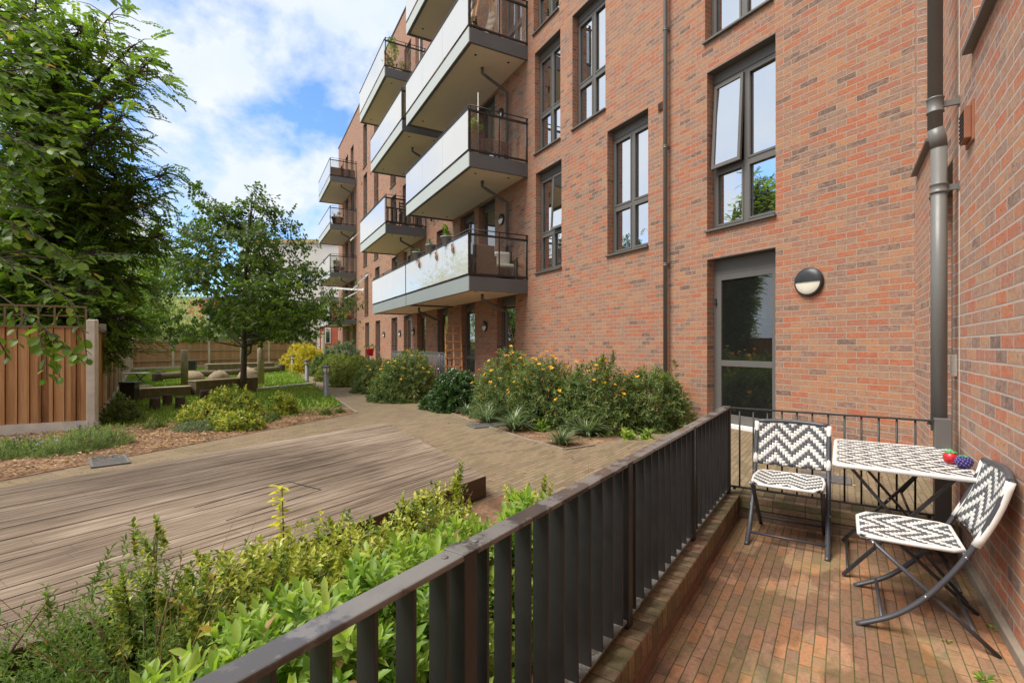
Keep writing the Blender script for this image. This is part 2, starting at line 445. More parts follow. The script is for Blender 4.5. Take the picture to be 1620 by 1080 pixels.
M['plinth'] = m_brick('plinth', [(0, (.12, .08, .055)), (.5, (.22, .12, .08)), (1, (.19, .13, .09))], (.13, .11, .09), moss=(.07, .07, .03), mossamt=.6)
M['floor'] = m_brick('floor', [(0, (.14, .088, .06)), (.3, (.205, .118, .075)), (.6, (.24, .135, .085)), (.85, (.28, .13, .065)), (1, (.19, .13, .095))], (.07, .065, .03), bw=.205, rh=.052, ms=.005, moss=(.115, .12, .04), mossamt=.75, wet=True, blotch=.6, smooth=.2, pits=.4, bumps=.8)
M['yard'] = m_brick('yard', [(0, (.155, .115, .072)), (.4, (.215, .158, .10)), (.7, (.255, .178, .115)), (1, (.235, .185, .12))], (.135, .11, .06), bw=.205, rh=.054, ms=.010, moss=(.20, .175, .075), mossamt=.5, bumps=.5, blotch=.7)
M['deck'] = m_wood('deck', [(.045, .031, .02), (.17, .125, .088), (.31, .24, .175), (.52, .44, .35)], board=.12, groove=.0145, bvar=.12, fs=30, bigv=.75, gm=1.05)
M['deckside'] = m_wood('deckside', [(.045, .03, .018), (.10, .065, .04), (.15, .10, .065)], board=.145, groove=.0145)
M['fence'] = m_wood('fence', [(.17, .075, .028), (.34, .165, .065), (.45, .235, .10), (.54, .32, .16)], board=.118, axis='y', rough=.8, bvar=.5)
M['fencefar'] = m_wood('fencefar', [(.30, .16, .09), (.44, .26, .15), (.54, .36, .24)], board=.125, axis='y', rough=.85)
M['trellis'] = m_wood('trellis', [(.14, .09, .05), (.24, .16, .10)], board=.04, rough=.85)
M['concrete'] = m_plain('concrete', (.58, .53, .45), .9, var=.22, scale=5, bmp=.4)
M['sleeper'] = m_wood('sleeper', [(.16, .14, .08), (.27, .235, .155), (.42, .38, .28)], board=.2, rough=.85)
M['metal'] = m_plain('metal', (.019, .018, .0175), .5, 0, var=.3, scale=5, spec=.55)
def m_stained(name, a, b, rough=.2):
    m, nt, p, o = mat_new(name); v = coord(nt, 'Object'); n1 = noise(nt, v, 5.5, 7, .62)
    r = ramp(nt, [(.44, a), (.49, b), (.62, tuple(c*1.15 for c in b))]); nt.links.new(n1, r.inputs[0]); nt.links.new(r.outputs[0], p.inputs['Base Color'])
    rr_ = ramp(nt, [(.44, (rough*.7,)*3), (.50, (rough*1.7,)*3)]); nt.links.new(n1, rr_.inputs[0]); nt.links.new(rr_.outputs[0], p.inputs['Roughness'])
    bump(nt, p, noise(nt, v, 60, 3), .12, .002); return m
M['railtop'] = m_stained('railtop', (.068, .060, .055), (.15, .143, .136))
M['frame'] = m_plain('frame', (.125, .118, .108), .45, 0, var=.06, scale=3)
M['pipe'] = m_plain('pipe', (.165, .160, .148), .38, 0, var=.07, scale=4)
M['dark'] = m_plain('dark', (.022, .02, .02), .8, var=.2)
M['fascia'] = m_plain('fascia', (.115, .122, .125), .5, .0, var=.08, scale=2)
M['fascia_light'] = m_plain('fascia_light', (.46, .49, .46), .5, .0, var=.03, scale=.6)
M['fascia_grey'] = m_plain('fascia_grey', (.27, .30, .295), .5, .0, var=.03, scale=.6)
M['soffit'] = m_plain('soffit', (.80, .71, .58), .8, var=.03, scale=2)
M['sky_white_glass'] = m_plain('sky_white_glass', (.57, .57, .56), .08, 0, var=.02, scale=1, spec=1.0)  # diffuse white stands in for the bright sky these panels reflect
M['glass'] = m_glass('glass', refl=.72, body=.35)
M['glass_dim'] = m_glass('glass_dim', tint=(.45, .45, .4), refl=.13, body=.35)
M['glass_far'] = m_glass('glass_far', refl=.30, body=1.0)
M['glass_clear'] = m_glass('glass_clear', tint=(.93, .95, .94), refl=.05, body=.03)
M['glass_sky'] = m_glass('glass_sky', tint=(.8, .84, .82), refl=.14, body=.72, dcol=(.74, .74, .70, 1))  # pale diffuse share painted in place of the white sky reflection
M['kerb'] = m_plain('kerb', (.26, .21, .16), .9, var=.2, scale=12)
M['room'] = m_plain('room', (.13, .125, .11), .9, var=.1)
M['blind'] = m_plain('blind', (.60, .55, .40), .8, var=.05)
M['black'] = m_plain('black', (.03, .03, .033), .35, var=.1)
M['cream'] = m_plain('cream', (.78, .74, .60), .35, var=.03)
M['white'] = m_plain('white', (.75, .75, .73), .5, var=.04)
M['terracotta'] = m_plain('terracotta', (.30, .115, .06), .75, var=.12, scale=12)
M['chev_back'] = m_chevron('chev_back')
M['chev_seat'] = m_chevron('chev_seat', swap=True)
M['chev_table'] = m_chevron('chev_table', peak=.111, period=.088)
M['wrap'] = m_plain('wrap', (.72, .70, .66), .4, var=.06, scale=40)
M['wrapgrey'] = m_plain('wrapgrey', (.07, .07, .08), .4, var=.15, scale=40)
M['chairmetal'] = m_plain('chairmetal', (.062, .062, .072), .38, .1, var=.1)
M['steel'] = m_plain('steel', (.5, .5, .5), .3, .9, var=.05)
M['red'] = m_plain('red', (.55, .02, .03), .3, var=.08)
M['purple'] = m_plain('purple', (.085, .06, .22), .35, var=.15, scale=30)
M['green_toy'] = m_plain('green_toy', (.05, .42, .12), .4, var=.05)
M['bark'] = m_plain('bark', (.085, .065, .048), .95, var=.4, scale=14, bmp=.8)
M['stem'] = m_plain('stem', (.13, .10, .05), .9, var=.3, scale=20)
M['stump'] = m_plain('stump', (.06, .042, .03), .9, var=.3, scale=12, bmp=.6)
M['post'] = m_plain('post', (.36, .29, .19), .85, var=.25, scale=9, bmp=.5)
M['log'] = m_plain('log', (.15, .12, .075), .9, var=.35, scale=9, bmp=.6)
M['rock'] = m_plain('rock', (.36, .27, .17), .9, var=.3, scale=5, bmp=.9)
M['grate'] = m_plain('grate', (.16, .155, .15), .6, .3, var=.3, scale=20)
M['bollard'] = m_plain('bollard', (.12, .12, .125), .5, .2, var=.08)
M['lens'] = m_plain('lens', (.62, .62, .55), .3, var=.05)
M['rattan'] = m_plain('rattan', (.10, .065, .05), .7, var=.25, scale=60, bmp=.5)
M['cushion'] = m_plain('cushion', (.66, .62, .52), .9, var=.06)
M['pot'] = m_plain('pot', (.34, .35, .37), .5, var=.08)
M['brownpot'] = m_plain('brownpot', (.26, .13, .07), .7, var=.2, scale=20)
M['plastic'] = m_plain('plastic', (.22, .12, .10), .25, var=.3, scale=8, spec=.9)
M['orange_wood'] = m_plain('orange_wood', (.55, .24, .07), .7, var=.15, scale=8)
M['render_white'] = m_plain('render_white', (.72, .68, .63), .9, var=.05, scale=1)
M['render_red'] = m_plain('render_red', (.48, .13, .07), .9, var=.15, scale=1.2)
M['tan_roof'] = m_plain('tan_roof', (.5, .38, .2), .8, var=.1)
M['soil'] = m_ground('soil', [(.06, .035, .022), (.15, .085, .05), (.27, .17, .105), (.38, .27, .18)], 2.2, fine=38)
M['earth'] = m_ground('earth', [(.10, .09, .05), (.16, .13, .08)], 1.0)
M['grass'] = m_ground('grass', [(.10, .15, .025), (.15, .22, .035), (.21, .28, .05), (.27, .26, .10)], .7, fine=25)
M['dry_stem'] = m_plain('dry_stem', (.34, .22, .12), .9, var=.3, scale=30)
L = {}
L['maple'] = m_leaf('maple', [(.035, .07, .016), (.075, .13, .026), (.16, .22, .045)], .5, .48)
L['feather'] = m_leaf('feather', [(.038, .078, .018), (.09, .155, .025), (.16, .25, .035), (.30, .30, .055)], .5, .55)
L['lime'] = m_leaf('lime', [(.06, .13, .02), (.11, .20, .025), (.17, .27, .035)], .38, .5, .4)
L['bright'] = m_leaf('bright', [(.09, .17, .02), (.16, .26, .03), (.24, .33, .05)], .5, .45)
L['willow'] = m_leaf('willow', [(.28, .34, .16), (.42, .47, .26), (.58, .60, .42)], .6, .4)
L['hyper'] = m_leaf('hyper', [(.045, .08, .025), (.085, .145, .04), (.15, .21, .055), (.27, .27, .08)], .55, .35)
L['yellowgreen'] = m_leaf('yellowgreen', [(.09, .13, .03), (.17, .21, .045), (.28, .29, .06)], .5, .35)
L['darkgloss'] = m_leaf('darkgloss', [(.018, .055, .012), (.04, .10, .02), (.085, .17, .035)], .28, .25, .8)
L['laurel'] = m_leaf('laurel', [(.08, .16, .025), (.17, .29, .045), (.29, .41, .075), (.42, .50, .13)], .42, .4, .4)
L['euon'] = m_leaf('euon', [(.05, .11, .02), (.15, .22, .03), (.40, .42, .055), (.62, .60, .16)], .4, .3)
L['spire'] = m_leaf('spire', [(.5, .5, .03), (.65, .6, .05)], .4, .4)
L['herb'] = m_leaf('herb', [(.06, .12, .03), (.13, .21, .05), (.22, .30, .09)], .5, .35)
L['strap'] = m_leaf('strap', [(.07, .11, .055), (.13, .19, .10), (.25, .31, .18)], .35, .25)
L['lavender'] = m_leaf('lavender', [(.12, .18, .06), (.20, .28, .11), (.27, .33, .16)], .7, .4)
L['greygreen'] = m_leaf('greygreen', [(.10, .14, .08), (.20, .25, .16)], .6, .3)
L['goldbush'] = m_leaf('goldbush', [(.22, .24, .03), (.45, .38, .03), (.60, .46, .04)], .5, .4)
L['flower'] = m_leaf('flower', [(.75, .36, .01), (.85, .52, .02), (.60, .22, .03)], .5, .3, .5, (.6, .22, .03))
L['litter'] = m_leaf('litter', [(.08, .045, .025), (.20, .11, .05), (.40, .22, .08), (.50, .38, .20)], .8, .1)
L['blade'] = m_leaf('blade', [(.10, .17, .025), (.17, .26, .035), (.24, .33, .06)], .5, .4)
L['dry'] = m_leaf('dry', [(.30, .19, .10), (.5, .36, .2)], .8, .2)

# ------------------------------------------------------------------ foliage helpers (numpy)
T_QUAD = (np.array([(0,0,0),(.45,.5,.08),(1,0,-.05),(.45,-.5,.08)]), [(0,1,2,3)])
T_FOLD = (np.array([(0,0,0),(.5,0,-.03),(1,0,-.12),(.42,.5,.12),(.42,-.5,.12)]), [(0,1,3),(1,2,3),(0,4,1),(1,4,2)])
T_LEAF = (np.array([(0,0,0),(.5,0,-.02),(1,0,-.14),(.22,.36,.08),(.66,.42,.04),(.22,-.36,.08),(.66,-.42,.04)]),
          [(0,1,3),(1,4,3),(1,2,4),(0,5,1),(1,5,6),(1,6,2)])
T_ROUND = (np.array([(0,0,0),(.5,0,-.03),(1,0,-.10),(.12,.36,.05),(.5,.5,.07),(.84,.3,.0),(.12,-.36,.05),(.5,-.5,.07),(.84,-.3,.0)]),
          [(0,1,3),(3,1,4),(1,5,4),(1,2,5),(0,6,1),(6,7,1),(1,7,8),(1,8,2)])
T_STRAP = (np.array([(0,.5,0),(0,-.5,0),(.35,.5,-.02),(.35,-.5,-.02),(.68,.42,-.20),(.68,-.42,-.20),(.9,0,-.55)]), [(0,1,3,2),(2,3,5,4),(4,5,6)])
T_BLADE = (np.array([(0,.5,0),(0,-.5,0),(1,0,0)]), [(0,1,2)])

def nrm(a): return a / np.maximum(1e-9, np.linalg.norm(a, axis=-1, keepdims=True))
def leaf_mesh(name, mat, parent, P, D, N, Ln, Wd, tmpl=T_QUAD, rnd=None, fr=None, kind=None):
    """one mesh of many leaves: P base, D axis, N rough normal"""
    P = np.asarray(P, float); D = nrm(np.asarray(D, float)); N = np.asarray(N, float)
    S = nrm(np.cross(D, N) + 1e-6); N = np.cross(S, D)
    n = len(P); tv, tf = tmpl; k = len(tv)
    Ln = np.broadcast_to(np.asarray(Ln, float), (n,)); Wd = np.broadcast_to(np.asarray(Wd, float), (n,))
    V = (P[:, None, :] + D[:, None, :]*(tv[None, :, 0:1]*Ln[:, None, None]) + S[:, None, :]*(tv[None, :, 1:2]*Wd[:, None, None])
         + N[:, None, :]*(tv[None, :, 2:3]*Ln[:, None, None]))
    V = V.reshape(-1, 3)
    me = bpy.data.meshes.new(name)
    me.vertices.add(len(V)); me.vertices.foreach_set('co', V.ravel().astype(np.float32))
    ls = np.array([len(f) for f in tf]); flat = np.array([i for f in tf for i in f])
    loops = (np.arange(n)[:, None]*k + flat[None, :]).ravel()
    tot = np.tile(ls, n); start = np.concatenate([[0], np.cumsum(tot)[:-1]])
    me.loops.add(len(loops)); me.loops.foreach_set('vertex_index', loops.astype(np.int32))
    me.polygons.add(len(tot)); me.polygons.foreach_set('loop_start', start.astype(np.int32)); me.polygons.foreach_set('loop_total', tot.astype(np.int32))
    me.polygons.foreach_set('use_smooth', np.ones(len(tot), dtype=bool) if k > 5 else np.zeros(len(tot), dtype=bool))
    me.update(calc_edges=True)
    if rnd is None: rnd = RNG.random(n)
    at = me.attributes.new('rnd', 'FLOAT', 'POINT'); at.data.foreach_set('value', np.repeat(np.clip(rnd, 0, 1), k).astype(np.float32))
    me.materials.append(mat)
    o = bpy.data.objects.new(name, me); COL.objects.link(o)
    place(o, fr if fr is not None else (Wm(parent) if parent else ID), parent)
    if kind: o['kind'] = kind
    return o

def rosettes(tips, axes, k, stem, spread=(.5, 1.3), rng=RNG):
    """k leaves spiralling round each shoot tip"""
    n = len(tips); axes = nrm(axes)
    a = nrm(np.cross(axes, rng.normal(size=(n, 3)))); b = np.cross(axes, a)
    i = np.arange(k)[None, :]
    ph = i*2.4 + rng.random((n, 1))*6.3 + rng.normal(0, .2, (n, k))
    rad = a[:, None, :]*np.cos(ph)[..., None] + b[:, None, :]*np.sin(ph)[..., None]
    t = (i+rng.random((n, k))*.5)/k
    th = spread[0] + (spread[1]-spread[0])*t + rng.normal(0, .15, (n, k))
    D = axes[:, None, :]*np.cos(th)[..., None] + rad*np.sin(th)[..., None]
    N = axes[:, None, :]*np.sin(th)[..., None] - rad*np.cos(th)[..., None]
    P = tips[:, None, :] - axes[:, None, :]*(t*stem)[..., None]
    return P.reshape(-1, 3), D.reshape(-1, 3), N.reshape(-1, 3), np.repeat(np.arange(n), k)

def lumpy(n, rx, ry, h, rng, inner=.55, lumps=9, z0=.0, amp=.22):
    """points through a low dome with an uneven outline, and the way out from its middle"""
    d = nrm(rng.normal(size=(n, 3))); d[:, 2] = np.abs(d[:, 2])*1.0 - .12; d = nrm(d)
    L_ = nrm(rng.normal(size=(lumps, 3))); L_[:, 2] = np.abs(L_[:, 2])
    am = rng.uniform(-.6, 1, lumps)
    s = 1 + amp*np.sum(am[None, :]*np.exp(-((1-d@L_.T))/.08), axis=1)
    r = (inner + (1-inner)*rng.random(n)**.5)*s
    p = d*r[:, None]*np.array([rx, ry, h*.92]); p[:, 2] = np.maximum(p[:, 2]+z0, .01)
    return p, d

def shrub(name, label, cat, pos, rx, ry, h, leaf, n, k, Ll, Lw, tmpl=T_FOLD, group=None, stem=.06, spread=(.5, 1.35),
          seed=1, flowers=0, rz=0, inner=.5, spikes=0, amp=.22, flmat='flower', up=.5, stems=9, flsize=.035):
    rng = np.random.default_rng(seed)
    t = thing(name, label, cat, loc(pos, rz), group)
    p, d = lumpy(n, rx, ry, h, rng, inner, amp=amp)
    ax = d + np.array([0, 0, up]) + rng.normal(0, .35, d.shape)
    if spikes:                                            # a few shoots stand above the rest
        q = rng.integers(0, n, spikes); ex = rng.uniform(.08, .28, spikes)*h
        reps = 7; pp = []; aa = []
        for j, e_ in zip(q, ex):
            if p[j, 2] < h*.45: continue
            a_ = nrm(np.array([rng.normal(0, .25), rng.normal(0, .25), 1.0]))
            for w in range(reps): pp.append(p[j] + a_*e_*w/reps*1.0); aa.append(a_)
        if pp: p = np.vstack([p, pp]); ax = np.vstack([ax, aa])
    P, D, N, idx = rosettes(p, ax, k, stem, spread, rng)
    tone = rng.random(len(p)); rn = np.clip(tone[idx]*.6 + rng.random(len(P))*.4, 0, 1)
    rn = np.where(rng.random(len(P)) < .014, 1.0, np.minimum(rn, .95))
    sc = rng.uniform(.6, 1.2, len(P))
    P[:, 2] = np.maximum(P[:, 2], .005)
    leaf_mesh('foliage', L[leaf], t, P, D, N, Ll*sc, Lw*sc, tmpl, rn)
    mb = MB(); rg = random.Random(seed)
    for i in range(stems):
        j = rg.randrange(len(p)); e_ = Vector(p[j]); b_ = Vector((rg.uniform(-.08, .08)*rx*2, rg.uniform(-.08, .08)*ry*2, -.02))
        m_ = b_.lerp(e_, .5) + Vector((0, 0, .12*h)); mb.tube([b_, m_, e_], [.006, .005, .003], 5)
    mb.build('stem', M['stem'], t)
    if flowers:
        f = rng.choice(np.arange(len(p)), flowers, replace=False, p=(lambda w: w/w.sum())((np.clip(p[:, 2]/h, .02, 1.2))**2))
        fp = p[f]*1.04 + np.array([0, 0, .02]); fa = nrm(d[f % len(d)] + np.array([0, 0, .7]))
        P, D, N, idx = rosettes(fp, fa, 5, .002, (1.0, 1.2), rng)
        leaf_mesh('flower', L[flmat], t, P, D, N, flsize, flsize*.8, T_QUAD, rng.random(len(f))[idx])
    return t

# ================================================================== SETTING
def tf(p):                                             # world xy -> terrace (u, p)
    p = Vector((p[0], p[1], 0)); return (p.dot(DE), p.dot(DP))
def tw(u, p, z=0): return MT @ Vector((u, p, z))
PL_OUT, PL_IN, WALLP, FAR_IN, FAR_OUT = .91, .70, -.685, 4.46, 4.70

# ground: one sheet with a hole where the sunken terrace is cut
g = MB()
hx0, hx1, hy0, hy1 = -3.2, FAR_OUT - .01, -1.4, PL_OUT - .01
for (x0, x1, y0, y1) in ((-90, hx0, -90, 120), (hx1, 160, -90, 120), (hx0, hx1, -90, hy0), (hx0, hx1, hy1, 120)):
    g.add([(x0,y0,-.045),(x1,y0,-.045),(x1,y1,-.045),(x0,y1,-.045)], [(0,1,2,3)])
tag(g.build('ground', M['earth'], None, MT), kind='structure')

fl = MB(); fl.add([(-3.2,WALLP-.02,FZ),(FAR_OUT,WALLP-.02,FZ),(FAR_OUT,PL_OUT,FZ),(-3.2,PL_OUT,FZ)], [(0,1,2,3)])
tag(fl.build('terrace_floor', M['floor'], None, MT), kind='structure')

def F2(s, w=0): v = MF @ Vector((s, w, 0)); return (v.x, v.y)
bed_r = [(1.03,6.16),(.62,5.89),(.17,6.58),(-.63,8.02),(-.99,8.83),(-1.95,10.54),(-2.79,11.36),(-4.57,15.39),(-7.4,21.0),(-9.0,25.5)]
path_l = [(-11.4,25.8),(-9.37,21.68),(-6.47,15.9),(-4.47,12.23),(-2.85,9.09)]
C1 = gp(768.5, 752, .15); C2 = gp(612, 668, .15)
yard = [F2(-1.66)] + [F2(1.32), (2.3, 7.6)] + bed_r + path_l + [(-4.72,4.45),(-6.4,.3),(-7.5,-2.5)]
yard += [tw(-2.5, 2.35)[:2], tw(3.45, 2.35)[:2], tw(3.25, 1.6)[:2], tw(3.1, PL_OUT)[:2], tw(FAR_OUT, PL_OUT)[:2], tw(FAR_OUT, WALLP)[:2], tw(6.9, WALLP)[:2]]
yard = [tf(p) for p in yard]
y_ = MB().poly(yard, -.06, GZ)
tag(y_.build('yard_paving', M['yard'], None, MT), kind='structure')
# beds of soil: slightly mounded sheets just under and beside the paving
def sheet(name, pts, z, mat, lump=.02, step=.22, frm=ID):
    xs = [p[0] for p in pts]; ys = [p[1] for p in pts]
    def inside(x, y):
        c = False; j = len(pts)-1
        for i in range(len(pts)):
            if (pts[i][1] > y) != (pts[j][1] > y) and x < (pts[j][0]-pts[i][0])*(y-pts[i][1])/(pts[j][1]-pts[i][1])+pts[i][0]: c = not c
            j = i
        return c
    return inside
soil_mb = MB()
bedR = [F2(1.25, .0), (2.27, 7.6)] + [(x, y) for x, y in bed_r] + [F2(27, 0)]
soil_mb.poly([p[:2] for p in bedR], -.06, GZ - .004)
tag(soil_mb.build('soil_bed', M['soil'], None, ID), kind='structure')
fc = Vector((-6.19, 7.28, 0))                                                       # fence corner
fend = Vector((-18.6, 24.1, 0))
lawn_edge = [(-5.9, 7.6), (-5.5, 8.35), (-4.9, 8.9), (-4.1, 9.6), (-3.6, 9.9)]
bedL = [(-2.85,9.09), (-4.72,4.45), (-6.4,.3), (-12, 1.0), (-12,5.1), (fc.x-.02, fc.y)] + lawn_edge + [(-3.25, 9.9)]
tag(MB().poly(bedL, -.06, GZ + .006).build('soil_bed', M['soil'], None, ID), kind='structure')
lawn = [(-3.6, 10.42)] + lawn_edge[::-1] + [(fc.x, fc.y), (fend.x, fend.y), (-11.5, 41), (-8, 33), (-9.8, 26), (-11.4,25.8),(-9.37,21.68),(-6.47,15.9),(-4.47,12.23)]
tag(MB().poly(lawn, -.06, GZ + .003).build('lawn', M['grass'], None, ID), kind='structure')
front_bed = [tw(-3, PL_OUT)[:2], tw(3.1, PL_OUT)[:2], tw(3.25, 1.6)[:2], tw(3.45, 2.35)[:2], tw(-3, 2.35)[:2]]
tag(MB().poly([p[:2] for p in front_bed], -.06, GZ + .002).build('soil_bed', M['soil'], None, ID), kind='structure')

def edging(name, label, pts, w, z0, z1, mat, group=None):
    mb = MB()
    for a, b in zip(pts[:-1], pts[1:]):
        a = Vector((a[0], a[1], (z0+z1)/2)); b = Vector((b[0], b[1], (z0+z1)/2)); mb.bar(a, b, w, z1-z0)
    return tag(mb.build(name, mat), label, 'edging', group)
edging('edging_kerb', 'thin pale concrete edging between paving and flowering shrub bed', bed_r[:8], .035, -.05, -.012, M['kerb'])
edging('edging_kerb', 'thin edging along the left side of the curving path and lawn', path_l, .04, -.05, -.01, M['kerb'])
edging('edging_board', 'pale straight edging strip crossing the lawn behind the tree', [(-7.01,13.44),(-6.25,15.6)], .16, -.05, .05, M['concrete'])

# ------------------------------------------------------------------ deck of grooved boards
c1, c2 = tf(C1), tf(C2)
pA, pB = c1[1], c2[1]
deck = thing('timber_deck', 'low weathered grooved timber deck beside the paved path', 'deck', MT)
db = MB(); n = int((pB-pA)/.125); rg = random.Random(3)
for i in range(n):
    a = pA + (pB-pA)*i/n; b = pA + (pB-pA)*(i+1)/n - .007
    ua = c1[0] + (c2[0]-c1[0])*(a-pA)/(pB-pA); ub = c1[0] + (c2[0]-c1[0])*(b-pA)/(pB-pA)
    cuts = [-6.5, rg.uniform(-4.5, -2.5), rg.uniform(-1, 1.5), None]
    prev = -6.5; z = .15 + rg.uniform(-.0025, .0025)
    for cnum in range(3):
        nxt = cuts[cnum+1]
        if nxt is None: ea, eb = ua, ub
        else: ea = eb = nxt - .0012
        db.add([(prev,a,.12),(ea,a,.12),(eb,b,.12),(prev,b,.12),(prev,a,z),(ea,a,z),(eb,b,z),(prev,b,z)],
               [(0,3,2,1),(4,5,6,7),(0,1,5,4),(1,2,6,5),(2,3,7,6),(3,0,4,7)])
        if nxt is not None: prev = nxt + .0012
db.build('board', M['deck'], deck)
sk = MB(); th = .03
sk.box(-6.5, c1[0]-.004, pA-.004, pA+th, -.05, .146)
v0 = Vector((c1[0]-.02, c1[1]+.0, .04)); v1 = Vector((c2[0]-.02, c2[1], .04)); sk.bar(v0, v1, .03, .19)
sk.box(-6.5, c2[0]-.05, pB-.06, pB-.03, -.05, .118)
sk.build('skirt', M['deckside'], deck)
ht = MB(); z = .1545
ha = tf(gp(308, 803, .15)); hb = tf(gp(455, 761.5, .15)); hc = tf(gp(508, 775, .15)); hd_ = tf(gp(358, 824, .15))
for a, b in ((ha, hb), (hb, hc), (hc, hd_)): ht.bar((a[0], a[1], .1515), (b[0], b[1], .1515), .007, .006)
ht.build('hatch_gap', M['dark'], deck)

# ------------------------------------------------------------------ low brick plinth round the terrace
pl = thing('low_brick_wall', 'low mossy brick kerb wall carrying the terrace railings', 'low wall', MT)
ZPL = -.02; z1 = ZPL; zc = z1 - .105
mb = MB(); mb.box(-3.2, FAR_OUT, PL_IN, PL_OUT, FZ-.02, zc-.002); mb.box(FAR_IN, FAR_OUT, WALLP, PL_IN-.002, FZ-.02, zc-.002)
mb.build('brick_course', M['plinth'], pl)
cp = MB(); cp.box(-3.2, FAR_OUT+.002, PL_IN-.006, PL_OUT, zc, z1); cp.build('coping', M['cope'], pl, bevel=.008)
m2 = m_brick('cope_across', [(0, (.12, .095, .055)), (.4, (.19, .14, .085)), (.7, (.25, .15, .10)), (1, (.22, .18, .10))], (.07, .06, .04), bw=.225, rh=.075, off=0, ms=.008, moss=(.10, .105, .035), mossamt=.9)
cp = MB(); cp.box(FAR_IN-.006, FAR_OUT, WALLP, PL_IN-.008, zc, z1); cp.build('coping', m2, pl, bevel=.008)

# ================================================================== THE APARTMENT BUILDING
bld = thing('apartment_building', 'red brick apartment block with grey windows and stacked projecting balconies', 'building', MF)
FL = [(0.0, 2.58), (3.0, 5.54), (6.0, 8.58), (9.05, 11.62), (12.05, 14.75)]
HO = []                                               # (s0, s1, z0, z1, kind, opts)
def ho(s0, fl, kind='window', w=1.15, **k):
    z0, z1 = FL[fl]; HO.append((s0, s0+w, z0 if fl else -.03, z1, kind, k))
ho(0.0, 0, 'door', maindoor=True)
ho(0.0, 1, open=1); ho(0.04, 2)
ho(2.45, 1); ho(3.66, 2, blind=True)
ho(5.24, 1, open=0); ho(5.29, 2, blind=True); ho(5.35, 3); ho(2.5, 3); ho(2.5, 4); ho(5.3, 4)
for s in (7.45, 10.14, 12.5, 14.98, 17.0): ho(s, 0, 'door', w=1.12)
for s in (19.2, 22.6, 25.3, 29.2, 31.5): ho(s, 0, 'door', w=1.1)
for f in (1, 2, 3, 4):
    ho(8.7, f, 'door'); ho(10.2, f, 'door')
for f, ss in ((1, (12.65, 17.1, 19.2, 22.75, 25.5, 30.0, 32.0)), (2, (15.4, 17.25, 19.4, 23.0, 25.85, 30.0, 32.0)),
              (3, (13.6, 15.2, 19.45, 23.0, 25.85, 30.0, 32.0)), (4, (15.3, 17.0, 23.0, 25.88, 30.0, 32.0, 34.2))):
    for s in ss:
        dr = (f == 1 and s == 17.1) or (f == 2 and s in (15.4, 17.25)) or (f == 3 and s < 16) or (f == 4 and s < 18) or s in (30.0, 32.0)
        ho(s, f, 'door' if dr else 'window', w=1.05, whiteframe=(f == 4 and s == 15.3) or (f == 1 and s == 17.1))

def holed_wall(x0, x1, z0, z1, holes, depth):
    mb = MB(); X_ = sorted({x0, x1} | {h[0] for h in holes} | {h[1] for h in holes}); Z_ = sorted({z0, z1} | {h[2] for h in holes} | {h[3] for h in holes})
    for i in range(len(X_)-1):
        # merge cells vertically
        zs = Z_[0]; run = None
        for j in range(len(Z_)-1):
            cx_, cz_ = (X_[i]+X_[i+1])/2, (Z_[j]+Z_[j+1])/2
            solid = not any(h[0] < cx_ < h[1] and h[2] < cz_ < h[3] for h in holes)
            if solid:
                mb.add([(X_[i],0,Z_[j]),(X_[i],0,Z_[j+1]),(X_[i+1],0,Z_[j+1]),(X_[i+1],0,Z_[j])], [(0,1,2,3)])
    for h in holes:
        a, b, c, d = h[:4]
        mb.add([(a,0,c),(a,-depth,c),(a,-depth,d),(a,0,d)], [(0,1,2,3)])       # faces +x
        mb.add([(b,0,c),(b,0,d),(b,-depth,d),(b,-depth,c)], [(0,1,2,3)])
        mb.add([(a,0,d),(a,-depth,d),(b,-depth,d),(b,0,d)], [(0,1,2,3)])
        mb.add([(a,0,c),(b,0,c),(b,-depth,c),(a,-depth,c)], [(0,1,2,3)])
    return mb
TOP = 16.5
w = holed_wall(-1.66, 36.0, -.08, TOP, HO, .30)
w.box(-1.6, 36.0, -9, -.70, -.05, TOP-.1)
w.add([(36.0,0,-.08),(36.0,0,TOP),(36.0,-.7,TOP),(36.0,-.7,-.08)], [(3,2,1,0)])
w.build('wall', M['brick'], bld, MF)
MB().box(-1.9, 36.05, -9.05, .04, TOP, TOP+.06).build('roof_coping', M['frame'], bld, MF)

